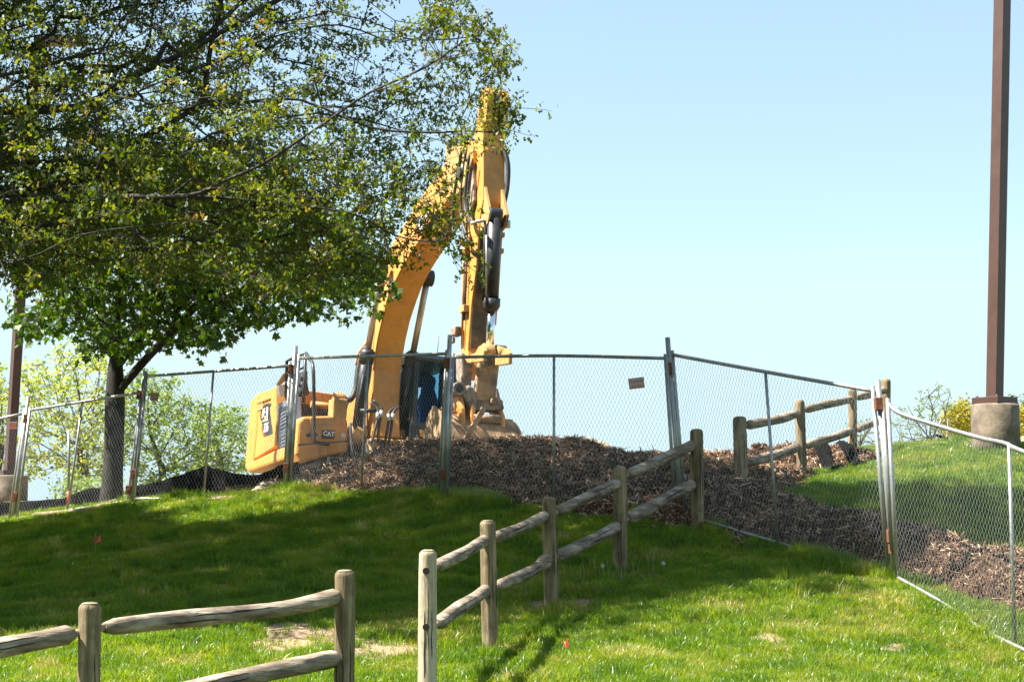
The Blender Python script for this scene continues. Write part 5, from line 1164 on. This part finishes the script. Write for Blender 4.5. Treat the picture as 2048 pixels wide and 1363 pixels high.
# flags
FLG = pm('red vinyl flag', [(.3, (.75, .03, .015)), (.7, (.85, .05, .02))], 6, .4)
def flag(px_, py_, s, label, wings):
    c = ground(px_, py_+18*s, 12, 27); root = empty('marker_flag', c, label, 'marker flag'); m = MB(); m.tube([(0, 0, -.02), (.004, 0, .16*s), (0, 0, .3*s)], .0016, 5); m.build('wire_stem', SIL, root)
    m = MB()
    for (a, b_) in wings: m.add([(0, 0, .17*s), (a[0]*s, a[1]*s, a[2]*s), (b_[0]*s, b_[1]*s, b_[2]*s), (0, .004, .17*s), (a[0]*s, a[1]*s+.004, a[2]*s), (b_[0]*s, b_[1]*s+.004, b_[2]*s)], [(0, 1, 2), (3, 5, 4), (0, 3, 4, 1), (1, 4, 5, 2), (2, 5, 3, 0)])
    m.build('flag_sheet', FLG, root)
flag(190, 1096, 1.0, 'bright red marker flag standing in the shaded lawn at left', [((.06, -.02, .27), (.075, -.03, .19)), ((-.055, .01, .26), (-.03, .02, .18))])
flag(1130, 1300, .34, 'tiny red marker flag in the sunlit grass right of the middle fence', [((.05, -.02, .4), (.09, -.03, .16)), ((-.03, .01, .36), (-.03, .02, .2))])
# survey pipe with red end
a, b = U(137,997,28.6), U(138,862,28.6); root = empty('survey_stake', a, 'grey stake with a red lower end standing left of the maple trunk', 'stake')
m = MB(); m.tube([a+(0, 0, .12), b], .022, 8); m.build('shaft', STAKE if False else GAL, root, org=a); m = MB(); m.tube([a-(0, 0, .1), a+(0, 0, .12)], .024, 8); m.build('red_end', FLG, root, org=a)
a, b = U(1893,893,26), U(1898,850,26); m = MB(); m.box((a+b)/2, (.03, .03, (b-a)[2]+.2), Matrix.Rotation(R(5), 3, 'Y')); tag(m.build('wooden_stake', STAKE, None, org=a, loc=a), 'short pale wooden stake left of the concrete footing', 'stake')
p = [U(*q) for q in ((1868,868,26),(1880,872,26),(1890,876,26),(1899,876,26))]; m = MB(); m.tube(p, [.01, .05, .035, .03], 7, squash=.5); tag(m.build('black_scrap', SILT, None, org=p[0], loc=p[0]), 'scrap of black fabric flapping on the pale stake by the footing', 'fabric')
BLU = pm('blue rope', [(.3, (.03, .16, .55)), (.7, (.05, .25, .7))], 9, .6)
p = [ground(a, b, 14, 20)+(0, 0, .03) for a, b in ((2036,1224),(2048,1221),(2066,1217))]; m = MB(); m.tube(p, .012, 7); tag(m.build('blue_cord', BLU, None, org=p[0], loc=p[0]), 'short bright blue cord in the grass at the right edge', 'cord')
# dandelions and dry stems
DYEL = pm('dandelion yellow', [(.3, (.72, .50, .02)), (.7, (.82, .62, .03))], 9, .7); DWHT = pm('dandelion seed head', [(.3, (.5, .5, .48)), (.7, (.65, .65, .62))], 9, .9); DST = pm('dry stem', [(.3, (.22, .20, .10)), (.7, (.40, .36, .20))], 9, .8)
def flower(px_, py_, white, label, y0=12):
    c = ground(px_, py_, y0, 27); root = empty('dandelion', c, label, 'flower', 'dandelions in the lawn'); h = .135; m = MB(); m.tube([(0, 0, 0), (.006, 0, h*.5), (0, 0, h)], .002, 5); m.build('stem', DST, root)
    m = MB()
    if white:
        for k in range(60):
            v = Vector((random.gauss(0, 1), random.gauss(0, 1), random.gauss(0, 1))).normalized()*.022; m.tube([(0, 0, h), (v.x, v.y, h+v.z)], [.0004, .0022], 3, smooth=False)
    else:
        for k in range(18): q = 6.283*k/18; m.add([(0, 0, h), (.022*math.cos(q), .022*math.sin(q), h+.006), (.022*math.cos(q+.3), .022*math.sin(q+.3), h+.006), (0, 0, h+.006)], [(0, 1, 2), (3, 2, 1), (0, 2, 3), (0, 3, 1)])
    m.build('flower_head', DWHT if white else DYEL, root)
for a, b, w_, l in ((1161,1166,0,'yellow dandelion, leftmost of the row in shade below the middle fence'), (1176,1164,0,'second yellow dandelion from the left in shade below the middle fence'), (1190,1162,0,'third yellow dandelion from the left, beside the seed head'), (1198,1161,0,'yellow dandelion touching the seed head in the shade below the middle fence'),
                 (1206,1158,1,'white dandelion seed head right of the yellow dandelions'), (1327,1152,1,'white dandelion seed head alone in shade right of the fourth fence post'), (1976,1250,0,'lone yellow dandelion under the nearest chain-link panel')):
    flower(a, b, w_, l)
m = MB()
for k in range(34):
    cx, cy = random.choice([(1175,1180), (1150,1170), (1200,1160), (1230,1170), (1290,1160), (1120,1190), (1280,1150)]); c = ground(cx+random.uniform(-22, 22), cy+random.uniform(-10, 12), 14, 24); h = random.uniform(.12, .34)
    dx = random.uniform(-.08, .08); m.tube([c, c+(dx*.4, 0, h*.5), c+(dx, 0, h)], [.0009, .0009, .002], 4, smooth=False)
tag(m.build('dry_stems', DST), 'thin dry weed stems standing in shade around the middle fence', 'weeds', kind='stuff')
# small fallen leaves on the lawn
m = MB()
for k in range(260):
    c = ground(random.uniform(0, 2048), random.uniform(1120, 1360), 11, 26); a = random.uniform(0, 6.28); s = random.uniform(.012, .03); u = np.array([math.cos(a), math.sin(a), random.uniform(-.3, .3)])*s; v = np.array([-math.sin(a), math.cos(a), random.uniform(-.3, .3)])*s*.5
    c = c+(0, 0, .035); m.add([c-u, c+v, c+u, c-v], [(0, 1, 2, 3)])
tag(m.build('fallen_leaves', STRW), 'small dry leaf bits scattered on the lawn', 'leaves', kind='stuff')
print('objects', len(bpy.data.objects))
